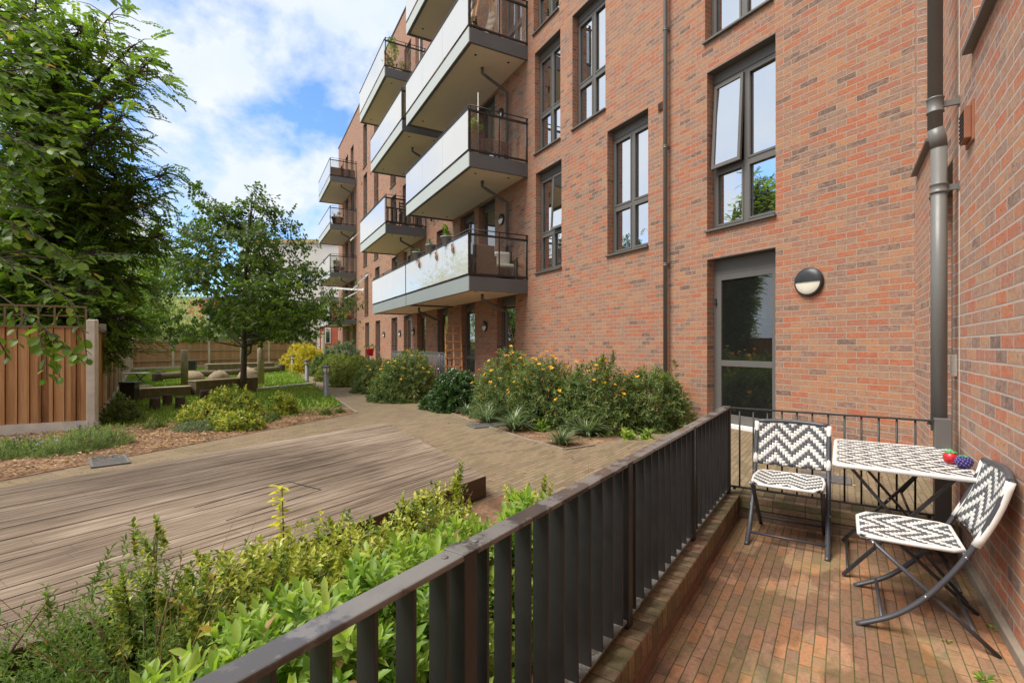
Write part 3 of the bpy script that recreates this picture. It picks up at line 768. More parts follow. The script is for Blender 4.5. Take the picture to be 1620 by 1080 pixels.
def window(par, fr, x0, x1, z0, z1, near=True, open=None, blind=False, whiteframe=False, dim=False, rec=.16):
    f0, f1 = -rec-.07, -rec
    fm = M['white'] if whiteframe else M['frame']
    mb = MB(); st = .05
    hz = z1 - .17; xm = (x0+x1)/2; zt = z0 + (z1-z0)*.385
    mb.box(x0, x1, f0, f1+.012, hz, z1-.016)                                  # head panel
    mb.box(x0, x0+st, f0, f1, z0+.034, hz); mb.box(x1-st, x1, f0, f1, z0+.034, hz)
    mb.box(x0+st, x1-st, f0, f1, hz-st, hz); mb.box(x0+st, x1-st, f0, f1, z0+.034, z0+.10)
    mb.box(xm-.035, xm+.035, f0, f1, z0+.10, hz-st); mb.box(x0+st, xm-.035, f0, f1, zt-.035, zt+.035); mb.box(xm+.035, x1-st, f0, f1, zt-.035, zt+.035)
    mb.box(x0, x1, -rec, .004, z1-.014, z1-.002)                             # lintel plate
    cells = [(x0+st, xm-.035, z0+.10, zt-.035), (xm+.035, x1-st, z0+.10, zt-.035), (x0+st, xm-.035, zt+.035, hz-st), (xm+.035, x1-st, zt+.035, hz-st)]
    pn = MB(); q = .032
    for i, (a, b, c, d) in enumerate(cells):
        if open is not None and i == (3 if open == 1 else 2) and near: continue
        if near:
            mb.box(a, b, f1-.028, f1+.010, c, c+q); mb.box(a, b, f1-.028, f1+.010, d-q, d)
            mb.box(a, a+q, f1-.028, f1+.010, c+q, d-q); mb.box(b-q, b, f1-.028, f1+.010, c+q, d-q)
        pn.box(a+.002, b-.002, f1-.045, f1-.038, c+.002, d-.002)
    wo = mb.build('window', fm, par, fr)
    pn.build('pane', M['glass'] if near and not dim else (M['glass_dim'] if near else M['glass_far']), wo, fr)
    MB().box(x0-.015, x1+.02, -rec, .05, z0, z0+.032).build('sill', M['frame'], wo, fr, bevel=.003 if near else 0)
    if near:
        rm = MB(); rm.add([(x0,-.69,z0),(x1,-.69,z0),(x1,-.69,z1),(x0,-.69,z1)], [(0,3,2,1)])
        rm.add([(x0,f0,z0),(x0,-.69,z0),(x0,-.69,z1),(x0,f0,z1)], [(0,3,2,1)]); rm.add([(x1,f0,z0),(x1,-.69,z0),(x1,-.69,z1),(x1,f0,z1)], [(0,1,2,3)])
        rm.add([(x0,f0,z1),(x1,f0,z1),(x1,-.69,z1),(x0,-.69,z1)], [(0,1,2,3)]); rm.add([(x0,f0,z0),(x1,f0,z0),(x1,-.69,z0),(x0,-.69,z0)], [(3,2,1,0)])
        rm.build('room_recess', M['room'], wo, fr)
        if blind:
            bl = MB(); z = z0+.1
            while z < hz-.1: bl.box(x0+.62, x1-.08, -.34, -.325, z, z+.028); z += .045
            bl.build('blind', M['blind'], wo, fr)
    if open is not None and near:
        a, b, c, d = cells[3 if open == 1 else 2]; ang = math.radians(3.5)
        pf = fr @ Matrix.Translation((0, f1+.012, d)) @ Matrix.Rotation(ang, 4, 'X')
        s_ = MB(); hh = d-c
        s_.box(a-.012, b+.012, -.02, .022, -.05, 0); s_.box(a-.012, b+.012, -.02, .022, -hh-.02, -hh+.035)
        s_.box(a-.012, a+.035, -.02, .022, -hh+.035, -.05); s_.box(b-.035, b+.012, -.02, .022, -hh+.035, -.05)
        s_.build('sash', fm, wo, pf); MB().box(a+.035, b-.035, -.004, .004, -hh+.035, -.05).build('pane', M['glass'], wo, pf)
    return wo

def door(par, fr, x0, x1, z0, z1, near=False, maindoor=False, whiteframe=False, rec=.16, glass=None):
    f0, f1 = -rec-.07, -rec; st = .055; fm = M['white'] if whiteframe else M['frame']
    mb = MB(); hz = z1 - (.20 if maindoor else .10)
    mb.box(x0, x1, f0, f1-.006, hz, z1-.016); mb.box(x0, x0+st, f0, f1, z0, hz); mb.box(x1-st, x1, f0, f1, z0, hz)
    mb.box(x0+st, x1-st, f0, f1, hz-.05, hz); mb.box(x0, x1, -rec, .004, z1-.014, z1-.002)
    a, b = x0+st+.003, x1-st-.003; q = .09 if maindoor else .07
    y0, y1 = f1-.03, f1+.014
    zt = z0 + .97 if maindoor else z0+.85
    lo = z0+.05
    for bx in ((a, a+q, lo, hz-.053), (b-q, b, lo, hz-.053), (a+q, b-q, lo, lo+.13), (a+q, b-q, hz-.053-q, hz-.053), (a+q, b-q, zt-.045, zt+.045)):
        mb.box(bx[0], bx[1], y0, y1, bx[2], bx[3])
    do = mb.build('door', fm, par, fr, bevel=.003 if near else 0)
    pn = MB(); pn.box(a+q, b-q, f1-.012, f1-.005, lo+.13, zt-.045); pn.box(a+q, b-q, f1-.012, f1-.005, zt+.045, hz-.053-q)
    pn.build('pane', glass or (M['glass_dim'] if near else M['glass_far']), do, fr)
    if near:
        MB().box(x0+.01, x1-.01, f1+.016, .03, z0-.0, z0+.045).build('threshold', M['white'], do, fr)
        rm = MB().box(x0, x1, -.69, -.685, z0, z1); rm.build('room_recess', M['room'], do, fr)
        h = MB(); h.tube([(b-.02, f1+.03, z0+1.92), (b+.03, f1+.03, z0+1.92)], .012, 8); h.box(b-.01, b+.02, f1+.014, f1+.03, z0+1.88, z0+1.99)
        h.build('hinge', M['black'], do, fr)
    return do
for (s0, s1, z0, z1, kind, k) in HO:
    nr = s0 < 6.2
    if kind == 'door': door(bld, MF, s0, s1, z0, z1, near=nr and z0 < 1, maindoor=k.get('maindoor', False), whiteframe=k.get('whiteframe', False))
    else: window(bld, MF, s0, s1, z0, z1, near=nr, open=k.get('open'), blind=k.get('blind', False), whiteframe=k.get('whiteframe', False))

# side wall (the wing the terrace belongs to)
HR = [(4.78, 5.93, -.08, 2.58), (3.02, 4.12, 3.03, 5.54), (5.72, 6.80, 3.03, 5.54), (5.72, 6.80, 6.03, 8.58), (3.02, 4.12, 6.03, 8.58)]
w = holed_wall(-5.0, 6.97, FZ-.1, TOP, HR, .30)
w.box(-5.0, 6.9, -6, -.70, -.25, TOP-.1)
w.build('wall', M['brick_side'], bld, MR)
MB().box(-5.0, 6.9, -6, .04, TOP, TOP+.06).build('roof_coping', M['frame'], bld, MR)
door(bld, MR, 4.78, 5.93, -.03, 2.58, near=False, maindoor=True, glass=M['glass_dim'])
for h in HR[1:]: window(bld, MR, *h, near=True)
# flush movement joint in the side wall, just past the terrace
MB().box(4.535, 4.550, -.01, .003, FZ, TOP).build('movement_joint', M['concrete'], bld, MR)

def collar(mb, x, y, z, r, h=.05, wall=0.0, br=True):
    mb.lathe([(r+.001, 0), (r+.008, .004), (r+.008, .012), (r+.004, .016), (r+.004, h-.016), (r+.008, h-.012), (r+.008, h-.004), (r+.001, h)], (x, y, z-h/2), 20)
    if br: mb.box(x-.012, x+.012, wall, y-r, z-.02, z+.02); mb.box(x-.035, x+.035, wall, wall+.006, z-.03, z+.03)
pp = MB(); pp.tube([(1.95, .085, -.03), (1.95, .085, 16.4)], .037, 20)
for z in (.6, 2.61, 4.63, 6.65, 8.67, 10.7): collar(pp, 1.95, .085, z, .037)
pp.build('drainpipe', M['pipe'], bld, MF)
pr = MB()
pr.tube([(4.56, .105, .62), (4.56, .105, 2.62)], .046, 24)
pr.tube([(4.56, .105, 2.61), (4.555, .112, 2.67), (4.54, .128, 2.74)], [.048, .049, .047], 24)
pr.tube([(4.54, .128, 2.72), (4.54, .128, 16.4)], .043, 24)
for z in (2.32,): collar(pr, 4.56, .105, z, .046, .07)
for z in (2.90, 4.0, 6.0, 8.0): collar(pr, 4.54, .128, z, .043, .11)
pr.build('drainpipe', M['pipe'], bld, MR)
# vents
for (fr, x, z, sx, sz, d, pt) in ((MR, 4.17, 2.60, .105, .125, .045, 1), (MF, 2.13, 5.42, .07, .085, .03, 0)):
    v = MB(); v.box(x-sx, x+sx, -.02, .012, z-sz, z+sz); v.box(x-sx*.72, x+sx*.72, .012, d, z-sz*.8, z+sz*.8)
    vo = v.build('air_vent', M['terracotta'], bld, fr, bevel=.004)
    h = MB(); k = 7
    for i in range(k): h.box(x-sx*.62, x+sx*.62, d+.001, d+.004, z-sz*.72+i*sz*1.44/k, z-sz*.72+(i+.5)*sz*1.44/k)
    h.build('grille', M['dark'], vo, fr)
for (s, z) in ((24.8, 5.3), (24.8, 8.3), (24.8, 11.2), (26.9, 2.3), (27.3, 11.3), (27.3, 5.5)):
    MB().box(s-.07, s+.07, -.01, .035, z-.08, z+.08).build('air_vent', M['terracotta'], bld, MF)
MB().box(-3.2, 4.43, -.01, .028, FZ-.02, FZ+.055).build('base_strip', M['kerb'], bld, MR, bevel=.006)
sb = MB(); sb.box(4.63, 4.70, -.01, .03, 1.0, 1.15); sb.build('meter_box', M['concrete'], bld, MR, bevel=.004)

# ------------------------------------------------------------------ balconies
def balcony(s0, s1, zb, dep=1.65, dark_front=False, glassf='sky_white_glass', divider=None):
    t = .35; mb = MB()
    mb.box(s0, s1, .0, dep, zb+.06, zb+t)                                           # deck slab
    mb.box(s0-.012, s0+.05, 0, dep-.02, zb, zb+t+.004); mb.box(s1-.05, s1+.012, 0, dep-.02, zb, zb+t+.004)
    mb.box(s0+.05, s1-.05, dep-.09, dep-.03, zb, zb+.058)
    o = mb.build('balcony', M['fascia'], bld, MF)
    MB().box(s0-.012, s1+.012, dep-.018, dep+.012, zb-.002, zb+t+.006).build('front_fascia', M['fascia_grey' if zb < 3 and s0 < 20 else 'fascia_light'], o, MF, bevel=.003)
    MB().box(s0+.05, s1-.05, .005, dep-.09, zb+.045, zb+.058).build('soffit', M['soffit'], o, MF)
    sp = MB()
    for (s_, y) in ((s0+.4, .35), (s1-.4, .35), (s0+.5, dep-.4), (s1-.5, dep-.4)): sp.lathe([(.035, 0), (.035, .006)], (s_, y, zb+.038), 10)
    sp.build('spotlight', M['dark'], o, MF)
    zg0, zg1 = zb+t+.07, zb+t+1.03
    gl = MB()
    xs = [s0] + ([divider] if divider else []) + [s1]
    for a, b in zip(xs[:-1], xs[1:]):
        for i in range(3): MB().box(a+.008+(b-a-.016)*i/3+.003, a+.008+(b-a-.016)*(i+1)/3-.003, dep+.014, dep+.026, zg0, zg1).build('front_panel', M[glassf], o, MF)
    MB().box(s0-.005, s1+.005, dep-.024, dep+.006, zb+t+.007, zg0-.004).build('shadow_gap', M['dark'], o, MF)
    nseg = 2
    for s_ in (s0, s1):
        for i in range(nseg):
            a = .05 + (dep-.07)*i/nseg; b = .05 + (dep-.07)*(i+1)/nseg-.02; MB().box(s_-.004, s_+.004, a, b, zg0+.02, zg1-.02).build('side_panel', M['glass_clear'], o, MF)
    hr = MB()
    hr.box(s0-.02, s1+.02, dep+.005, dep+.04, zg1+.002, zg1+.035)
    hr.tube([(s0-.01, .0, zg1+.12), (s0-.01, dep-.02, zg1+.12), (s1+.01, dep-.02, zg1+.12), (s1+.01, .0, zg1+.12)], .014, 8)
    for s_ in (s0, s1):
        hr.box(s_-.018, s_+.018, 0, dep+.003, zg1-.03, zg1+.02); hr.box(s_-.018, s_+.018, 0, dep+.003, zg0-.03, zg0+.015)
        for y in (.03, dep/2, dep-.03): hr.box(s_-.014, s_+.014, y-.014, y+.014, zb+t, zg1+.11)
    k = max(2, int((s1-s0)/1.5))
    for i in range(k+1):
        s_ = s0 + .03 + (s1-s0-.06)*i/k; hr.box(s_-.016, s_+.016, dep-.05, dep-.02, zb+t, zg1+.12)
    if divider: hr.box(divider-.04, divider+.04, dep-.01, dep+.05, zb, zg1+.03)
    hr.build('handrail', M['metal'], o, MF)
    return o
def down_under(s, zb, zlow):
    mb = MB(); mb.tube([(s, .85, zb+.05), (s, .85, zb-.10), (s, .72, zb-.16), (s, .25, zb-.36), (s, .10, zb-.42), (s, .10, zlow)], .042, 10)
    mb.build('drainpipe', M['fascia'], bld, MF)
balcony(6.8, 12.05, 8.60); balcony(6.8, 12.05, 5.57); balcony(12.12, 17.0, 2.55, glassf='sky_white_glass')
balcony(6.8, 12.05, 2.55, glassf='glass_sky'); balcony(6.8, 12.05, 11.66)
balcony(14.9, 19.5, 5.57); balcony(12.6, 17.35, 8.66); balcony(15.0, 19.65, 11.70)
for zb in (2.55, 5.57, 8.64, 11.70): balcony(29.0, 34.3, zb)
for zb in (2.55, 5.57, 8.6): down_under(7.75, zb, zb-2.6)
down_under(13.2, 2.55, 0); down_under(15.6, 5.57, 3.0); down_under(14.0, 8.66, 6)
for zb in (2.55, 5.57, 8.64, 11.70): down_under(29.6, zb, zb-2.6)

# open top-hung casements far along the block
for (s, z, dz) in ((25.9, 8.05, .95), (25.6, 5.0, .9)):
    mb = MB(); a = Vector((s+.05, -.05, z+.45)); b = Vector((s+.05, .75, z-.45)); c_ = Vector((s+1.0, -.05, z+.45)); d_ = Vector((s+1.0, .75, z-.45))
    for p, q in ((a, b), (c_, d_), (a, c_), (b, d_)): mb.bar(p, q, .07, .06)
    mb.build('open_casement', M['white'], bld, MF)

# ------------------------------------------------------------------ round bulkhead lamps
def wall_lamp(fr, x, z, r, label, group=None):
    t = thing('wall_lamp', label, 'wall lamp', fr @ Matrix.Translation((x, 0, z)) @ Matrix.Rotation(math.radians(-90), 4, 'X'), group)
    # local z now points out of the wall, local y down
    b = MB(); b.lathe([(r*.97, 0), (r, .01), (r, .035), (r*.93, .052)], n=40)
    half = []
    n = 24
    vs = [(r*.86*math.cos(math.pi*i/n + math.pi), r*.86*math.sin(math.pi*i/n + math.pi), .0) for i in range(n+1)]
    b.build('rim', M['black'], t)
    s_ = MB()
    def dome(a0, a1, R_, z0, h):
        m_ = MB(); rings = 6; k = 28
        vs = []; fs = []
        for i in range(rings+1):
            q = i/rings
            for j in range(k+1):
                th = a0+(a1-a0)*j/k; x_ = R_*(1-q)*math.cos(th); y_ = R_*(1-q)*math.sin(th)
                vs.append((x_, y_, z0 + h*math.sqrt(max(0, 1-(1-q)**2*.98))))
        for i in range(rings):
            for j in range(k): fs.append((i*(k+1)+j, i*(k+1)+j+1, (i+1)*(k+1)+j+1, (i+1)*(k+1)+j))
        return m_.add(vs, fs, True)
    dome(0, math.pi, r*.88, .045, .03).build('diffuser', M['cream'], t)
    dome(math.pi, 2*math.pi, r*.90, .05, .036).build('hood', M['black'], t)
    return t
wall_lamp(MF, -.47, 2.04, .185, 'large round half-hooded lamp on the brick wall right of the door')
GL = 'small bulkhead lamps along the block'
wall_lamp(MF, 9.35, 1.80, .16, 'round wall lamp under the long balcony behind the leaning trellis', GL)
wall_lamp(MF, 16.6, 1.82, .16, 'round wall lamp just left of the low drainpipe, third from the far end', GL)
wall_lamp(MF, 18.7, 1.80, .16, 'round wall lamp between two narrow ground floor doorways, middle of the far three', GL)
wall_lamp(MF, 21.7, 1.80, .16, 'farthest round wall lamp on the ground floor, above the red flower pot', GL)
wall_lamp(MF, 8.25, 4.80, .16, 'round wall lamp above the first floor balcony with rattan armchairs', GL)
wall_lamp(MF, 8.30, 7.82, .16, 'round wall lamp above the second floor balcony with covered table', GL)

# ================================================================== TERRACE RAILINGS
rl = thing('slatted_railing', 'dark brown metal railing with broad upright fins on the left of the terrace', 'railing', MT)
ZT = .705
posts_u = [-.16, .97, 2.10, 3.26]; ends = [-1.3] + posts_u + [4.47]
for a, b in zip(ends[:-1], ends[1:]):
    gap = .004
    t = MB().box(a + (.030 if a > -1 else 0), b - (gap if b < 4.4 else -.03), .768, .830, ZT-.016, ZT); t.build('top_rail', M['railtop'], rl, MT, bevel=.004)
    t = MB().box(a+.03, b-.03 if b < 4.4 else b, .772, .828, .012, .024); t.build('bottom_rail', M['steel'] if 0 else M['railtop'], rl, MT, bevel=.002)
    n = 10; sp = (b-a)/(n+.5)
    for i in range(n):
        u = a + sp*(i+.75)
        if u > 4.42: continue
        MB().box(u-.005, u+.005, .772, .828, .024, ZT-.016).build('slat', M['metal'], rl, MT, bevel=.0015)
for u in posts_u + [4.47]:
    p = MB().box(u-.025, u+.025, .766, .834, ZPL+.001, ZT-.001 if u < 4.4 else ZT-.018)
    po = p.build('post', M['metal'], rl, MT, bevel=.003)
    if u < 4.4:
        MB().box(u-.026, u+.026, .764, .836, ZT-.001, ZT+.003).build('cap', M['railtop'], po, MT, bevel=.002)
        h = MB()
        for q in (-.06, .06): h.lathe([(.009, 0), (.009, .002), (.005, .0035)], (u+q, .80, ZT), 12)
        h.build('bolt', M['grate'], po, MT)
rr = thing('bar_railing', 'dark thin-barred railing across the far end of the terrace', 'railing', MT)
MB().box(4.485, 4.515, -.545, .765, ZT-.018, ZT-.006).build('top_rail', M['metal'], rr, MT, bevel=.002)
MB().box(4.485, 4.515, -.545, .765, .030, .042).build('bottom_rail', M['metal'], rr, MT, bevel=.002)
for i in range(12):
    p = .70 - i*.104
    MB().tube([(4.5, p, .040), (4.5, p, ZT-.016)], .0068, 10).build('bar', M['metal'], rr, MT)
MB().box(4.46, 4.55, -.635, -.545, ZPL+.001, ZT+.01).build('post', M['frame'], rr, MT, bevel=.004)
k = MB()
for z in (ZT-.03, .02):
    for p in (.74, -.52): k.lathe([(.012, 0), (.012, .014), (.006, .018)], (4.5, p, z-.008), 10)
k.build('bolt', M['black'], rr, MT)

# ================================================================== FOLDING CHAIRS, TABLE
def chair(fr, label):
    """local x = forward, y = to the sitter's left, z = up from the floor"""
    t = thing('folding_chair', label, 'folding chair', fr, 'folding bistro chairs on the terrace')
    cm = M['chairmetal']; W_ = .245
    prof = [(-.295,.815),(-.255,.70),(-.205,.57),(-.150,.45),(-.075,.32),(.02,.19),(.13,.085),(.275,.0)]
    def smoothp(pts, n=5):
        out = []
        for i in range(len(pts)-1):
            p0 = pts[max(0, i-1)]; p1, p2 = pts[i], pts[i+1]; p3 = pts[min(len(pts)-1, i+2)]
            for k_ in range(n):
                t_ = k_/n
                out.append(tuple(.5*((2*p1[j])+(-p0[j]+p2[j])*t_+(2*p0[j]-5*p1[j]+4*p2[j]-p3[j])*t_*t_+(-p0[j]+3*p1[j]-3*p2[j]+p3[j])*t_**3) for j in range(2)))
        out.append(pts[-1]); return out
    sp = smoothp(prof)
    for s_ in (-1, 1):
        lg = MB(); lg.tube([(x, s_*W_, z) for x, z in sp], .0165, 12, flat=.72, up=(0, 1, 0)).build('leg', cm, t)
        l2 = MB(); l2.tube([(.215, s_*(W_-.028), .437), (-.02, s_*(W_-.028), .225), (-.265, s_*(W_-.028), 0)], .0145, 12, flat=.7, up=(0, 1, 0)); l2.build('leg', cm, t)
    for q in (((.17, -W_, .062), (.17, W_, .062)), ((-.18, -W_+.028, .080), (-.18, W_-.028, .080)), ((-.145, -W_, .44), (-.145, W_, .44)), ((.205, -W_+.03, .430), (.205, W_-.03, .430))):
        MB().tube(q, .0087, 8).build('stretcher', cm, t)
    rv = MB()
    for s_ in (-1, 1):
        rv.ellipsoid((.0, s_*(W_+.010), .217), .009, .006, .009, 10, 6); rv.ellipsoid((.205, s_*(W_-.012), .428), .008, .006, .008, 10, 6)
        rv.ellipsoid((-.145, s_*(W_+.011), .442), .008, .006, .008, 10, 6)
    rv.build('rivet', M['steel'], t)
    # woven seat, dished, with rounded corners
    def slab(nx, ny, fx, thick, mb=None, round_=.03):
        mb = mb or MB(); top = []; b0 = len(mb.v)
        for i in range(nx+1):
            for j in range(ny+1):
                mb.v.append(fx(i/nx, j/ny, 1)); 
        for i in range(nx+1):
            for j in range(ny+1): mb.v.append(fx(i/nx, j/ny, -1))
        m_ = (nx+1)*(ny+1)
        for i in range(nx):
            for j in range(ny):
                a = b0+i*(ny+1)+j; mb.f.append((a, a+ny+1, a+ny+2, a+1)); mb.sm.append(True)
                a += m_; mb.f.append((a, a+1, a+ny+2, a+ny+1)); mb.sm.append(True)
        for i in range(nx):
            for j in (0, ny):
                a = b0+i*(ny+1)+j; f = (a, a+m_, a+m_+ny+1, a+ny+1); mb.f.append(f if j == 0 else f[::-1]); mb.sm.append(False)
        for j in range(ny):
            for i in (0, nx):
                a = b0+i*(ny+1)+j; f = (a, a+1, a+m_+1, a+m_); mb.f.append(f if i == 0 else f[::-1]); mb.sm.append(False)
        return mb
    def seat_f(u, v, sd_):
        x = -.145 + .405*u; hw = (.205 + .018*math.sin(math.pi*u))*(1-.10*max(0, abs(u-.5)*2-.86)/.14)
        y = -hw + 2*hw*v
        z = .452 - .012*math.sin(math.pi*v)*math.sin(math.pi*u) - .012*max(0, (u-.8)/.2)**2
        return (x, y, z + (.009 if sd_ > 0 else -.010))
    so_ = slab(14, 14, seat_f, 0).build('seat', M['chev_seat'], t)
    br_ = MB()
    rim = [seat_f(u, v, 1) for u, v in [(0,0),(0,1),(.1,1),(.5,1),(.9,1),(1,.94),(1,.5),(1,.06),(.9,0),(.5,0),(.1,0),(0,0)]]
    br_.tube([(p[0], p[1], p[2]-.009) for p in rim], .0115, 8, caps=False); br_.build('woven_edge', M['wrap'], so_)
    def back_f(u, v, sd_):
        z = .500 + .315*u; x = -.178 - .118*((z-.50)/.315) - .012*math.sin(math.pi*u)
        y = -.232 + .464*v; x -= .030*math.sin(math.pi*v)
        if u > .99: pass
        return (x + (.008 if sd_ > 0 else -.008), y, z + .016*math.sin(math.pi*v)*(u*2-1)*.6)
    mb = slab(10, 14, back_f, 0); mb.f = [f[::-1] for f in mb.f]
    bo = mb.build('backrest', M['chev_back'], t)
    for s_, v in ((-1, 0), (1, 1)):
        MB().tube([(back_f(u/8, v, 1)[0]-.008, s_*W_, back_f(u/8, v, 1)[2]) for u in range(0, 9)], .0185, 12).build('woven_edge', M['wrap'], bo)
    tp = MB(); tp.tube([(back_f(1, v/10, 1)[0]-.006, -.245+.49*v/10, back_f(1, v/10, 1)[2]+.002) for v in range(11)], .0165, 10)
    tp.build('top_edge', M['wrapgrey'], bo)
    return t
# left chair faces the camera (-u), right chair faces the garden (+p)
fcl = MT @ Matrix.Translation((4.16, .315, FZ)) @ Matrix.Rotation(math.radians(180), 4, 'Z')
fcr = MT @ Matrix.Translation((3.34, -.345, FZ)) @ Matrix.Rotation(math.radians(90), 4, 'Z')
chair(fcl, 'folding chair with black and white zigzag weave, standing against the end railing')
chair(fcr, 'folding chair with black and white zigzag weave, side on, backed against the right brick wall')

tb = thing('folding_table', 'rectangular folding table with black and white zigzag woven top', 'table', MT @ Matrix.Translation((4.03, -.30, FZ)))
hw, hl, zt = .325, .455, .72
top = MB(); nx, ny = 18, 10
pts = [(-hl+.01,-hw),(hl-.01,-hw),(hl,-hw+.01),(hl,hw-.01),(hl-.01,hw),(-hl+.01,hw),(-hl,hw-.01),(-hl,-hw+.01)]
top.poly(pts, zt-.022, zt)
to = top.build('tabletop', M['chev_table'], tb)
eg = MB(); ring = [(x*1.003, y*1.003, zt-.012) for x, y in pts]; eg.tube(ring + [ring[0], ring[1]], .0145, 10, caps=False); eg.build('woven_edge', M['wrap'], to)
for u in (-.345, .30):
    for s_ in (-1, 1):
        off = .012*s_
        MB().bar((u+off, s_*.285, .008), (u+off, -s_*.25, zt-.03), .016, .030, up=(1, 0, 0)).build('leg', M['black'], tb)
for q in (((-.345, .262, .05), (.30, .262, .05)), ((-.345, -.262, .05), (.30, -.262, .05)), ((-.345, -.05, .42), (.30, -.05, .42))): MB().tube(q, .008, 8).build('stretcher', M['black'], tb)
MB().bar((.30, -.05, .42), (.12, -.18, zt-.04), .014, .02).build('brace', M['black'], tb)
rv = MB()
for u in (-.365, .28): rv.ellipsoid((u, .018, .355), .006, .010, .010, 10, 6)
rv.build('rivet', M['steel'], tb)

# two soft toy fruits on the table
ps = tf(pw(1504, 717, 2.96)); gs = tf(pw(1525, 722, 2.86))
zt_ = FZ + .72
t = thing('toy_strawberry', 'red toy strawberry with a green leafy top on the woven table', 'toy fruit', MT @ Matrix.Translation((ps[0], ps[1], zt_)))
MB().ellipsoid((0, 0, .038), .040, .038, .039, 18, 12, .01).build('body', M['red'], t)
lf = MB()
for i in range(5):
    a = i*1.257; lf.bar((0, 0, .078), (.030*math.cos(a), .030*math.sin(a), .070), .018, .005)
lf.tube([(0, 0, .076), (.005, 0, .088)], .004, 6); lf.build('leaf', M['green_toy'], t)
ey = MB(); 
for y in (-.012, .012): ey.ellipsoid((-.037, y, .032), .003, .003, .003, 6, 4)
ey.build('eye', M['black'], t)
t = thing('toy_grapes', 'purple bumpy toy fruit with green leaf beside the red one', 'toy fruit', MT @ Matrix.Translation((gs[0], gs[1], zt_)))
mb = MB(); mb.ellipsoid((0, 0, .037), .034, .034, .032, 14, 10)
rg = random.Random(5)
for i in range(70):
    z = 1-2*(i+.5)/70; r = math.sqrt(1-z*z); a = i*2.39996
    mb.ellipsoid((.036*r*math.cos(a), .036*r*math.sin(a), .037+.032*z), .0082, .0082, .0075, 8, 6)
mb.build('body', M['purple'], t)
lf = MB()
for i in range(4):
    a = i*1.57+.4; lf.bar((0, 0, .073), (.026*math.cos(a), .026*math.sin(a), .068), .014, .004)
lf.build('leaf', M['green_toy'], t)

# drain grates in the paving
def grate(pos, rz, lx, ly, label, base=MT, ribs=12):
    t = thing('drain_grate', label, 'drain grate', loc((pos[0], pos[1], GZ+.012), rz, ID))
    f = MB(); a = .025
    f.box(-lx/2, lx/2, -ly/2, -ly/2+a, -.02, .006); f.box(-lx/2, lx/2, ly/2-a, ly/2, -.02, .006); f.box(-lx/2, -lx/2+a, -ly/2+a, ly/2-a, -.02, .006); f.box(lx/2-a, lx/2, -ly/2+a, ly/2-a, -.02, .006)
    f.build('frame', M['grate'], t)
    b = MB()
    for i in range(ribs):
        x = -lx/2+a + (lx-2*a)*(i+.5)/ribs; b.box(x-(lx-2*a)/ribs*.33, x+(lx-2*a)/ribs*.33, -ly/2+a, ly/2-a, -.01, .004)
    b.build('grille', M['grate'], t)
    MB().box(-lx/2+a, lx/2-a, -ly/2+a, ly/2-a, .0003-.012, -.0105+.0015).build('shadow_pan', M['dark'], t)
RZ = math.pi/2 - AT; RF = math.pi/2 - AF
g1 = gp(1303, 757); grate(g1, RZ, .30, .42, 'dark ribbed drain cover behind the end railing, the nearer of two', ribs=22)
g1 = gp(1272, 731); grate(g1, RF, .24, .46, 'narrow dark drain cover near the glass door, the farther of two', ribs=14)
g1 = gp(773, 673); grate(g1, RF, .34, .62, 'slotted grey drain grate beside the strappy plants')
g1 = gp(172, 729); grate(g1, RF+.25, .62, .32, 'grey drain grate at the edge of the left bed beside lavender')

# ================================================================== THINGS ON THE BALCONIES
def fplace(s, w, z, rz=0): return MF @ Matrix.Translation((s, w, z)) @ Matrix.Rotation(rz, 4, 'Z')
def planter(s, zr, label, h=.25, leaf='bright', n=14, seed=1, group=None):
    t = thing('rail_planter', label, 'planter', fplace(s, 1.66, zr), group)
    MB().lathe([(.10, -.10), (.15, .12), (.165, .12), (.165, .145), (.13, .145)], n=18).build('pot', M['pot'], t)
    rng = np.random.default_rng(seed); p = rng.normal(0, .05, (n, 3)); p[:, 2] = .14 + rng.random(n)*h; ax = p*np.array([1, 1, .3]) + np.array([0, 0, .2])
    P, D, N, _ = rosettes(p, ax, 6, .06, (.6, 1.4), rng); leaf_mesh('foliage', L[leaf], t, P, D, N, .09, .035, T_FOLD)
zr = 2.55 + .35 + 1.10
PG = 'pots hooked over the long balcony rail'
planter(8.3, zr, 'grey pot with feathery green plant on the long balcony rail, nearest of three', .35, 'bright', 26, 1, PG)
planter(9.55, zr, 'grey pot on the long balcony rail, middle of three', .08, 'darkgloss', 8, 2, PG)
planter(10.85, zr, 'grey pot with small tuft on the long balcony rail, farthest of three', .16, 'darkgloss', 10, 3, PG)
for i, (s, lb) in enumerate(((7.75, 'brown hanging ornament on the long balcony front, nearest of three'), (9.0, 'brown hanging ornament on the long balcony front, middle of three'), (10.55, 'brown hanging ornament on the long balcony front, farthest of three'))):
    t = thing('hanging_ornament', lb, 'ornament', fplace(s, 1.705, 3.72), 'brown ornaments on the long balcony front')
    m_ = MB(); m_.ellipsoid((0, 0, 0), .07, .028, .09, 10, 8, .12, i); m_.ellipsoid((.05, .0, .10), .035, .022, .05, 8, 6, .1, i+3); m_.ellipsoid((-.05, .0, -.08), .03, .022, .05, 8, 6, .1, i+5)
    m_.tube([(0, 0, .08), (0, -.03, .24), (0, -.06, .26)], .006, 6)
    m_.build('body', M['brownpot'], t)
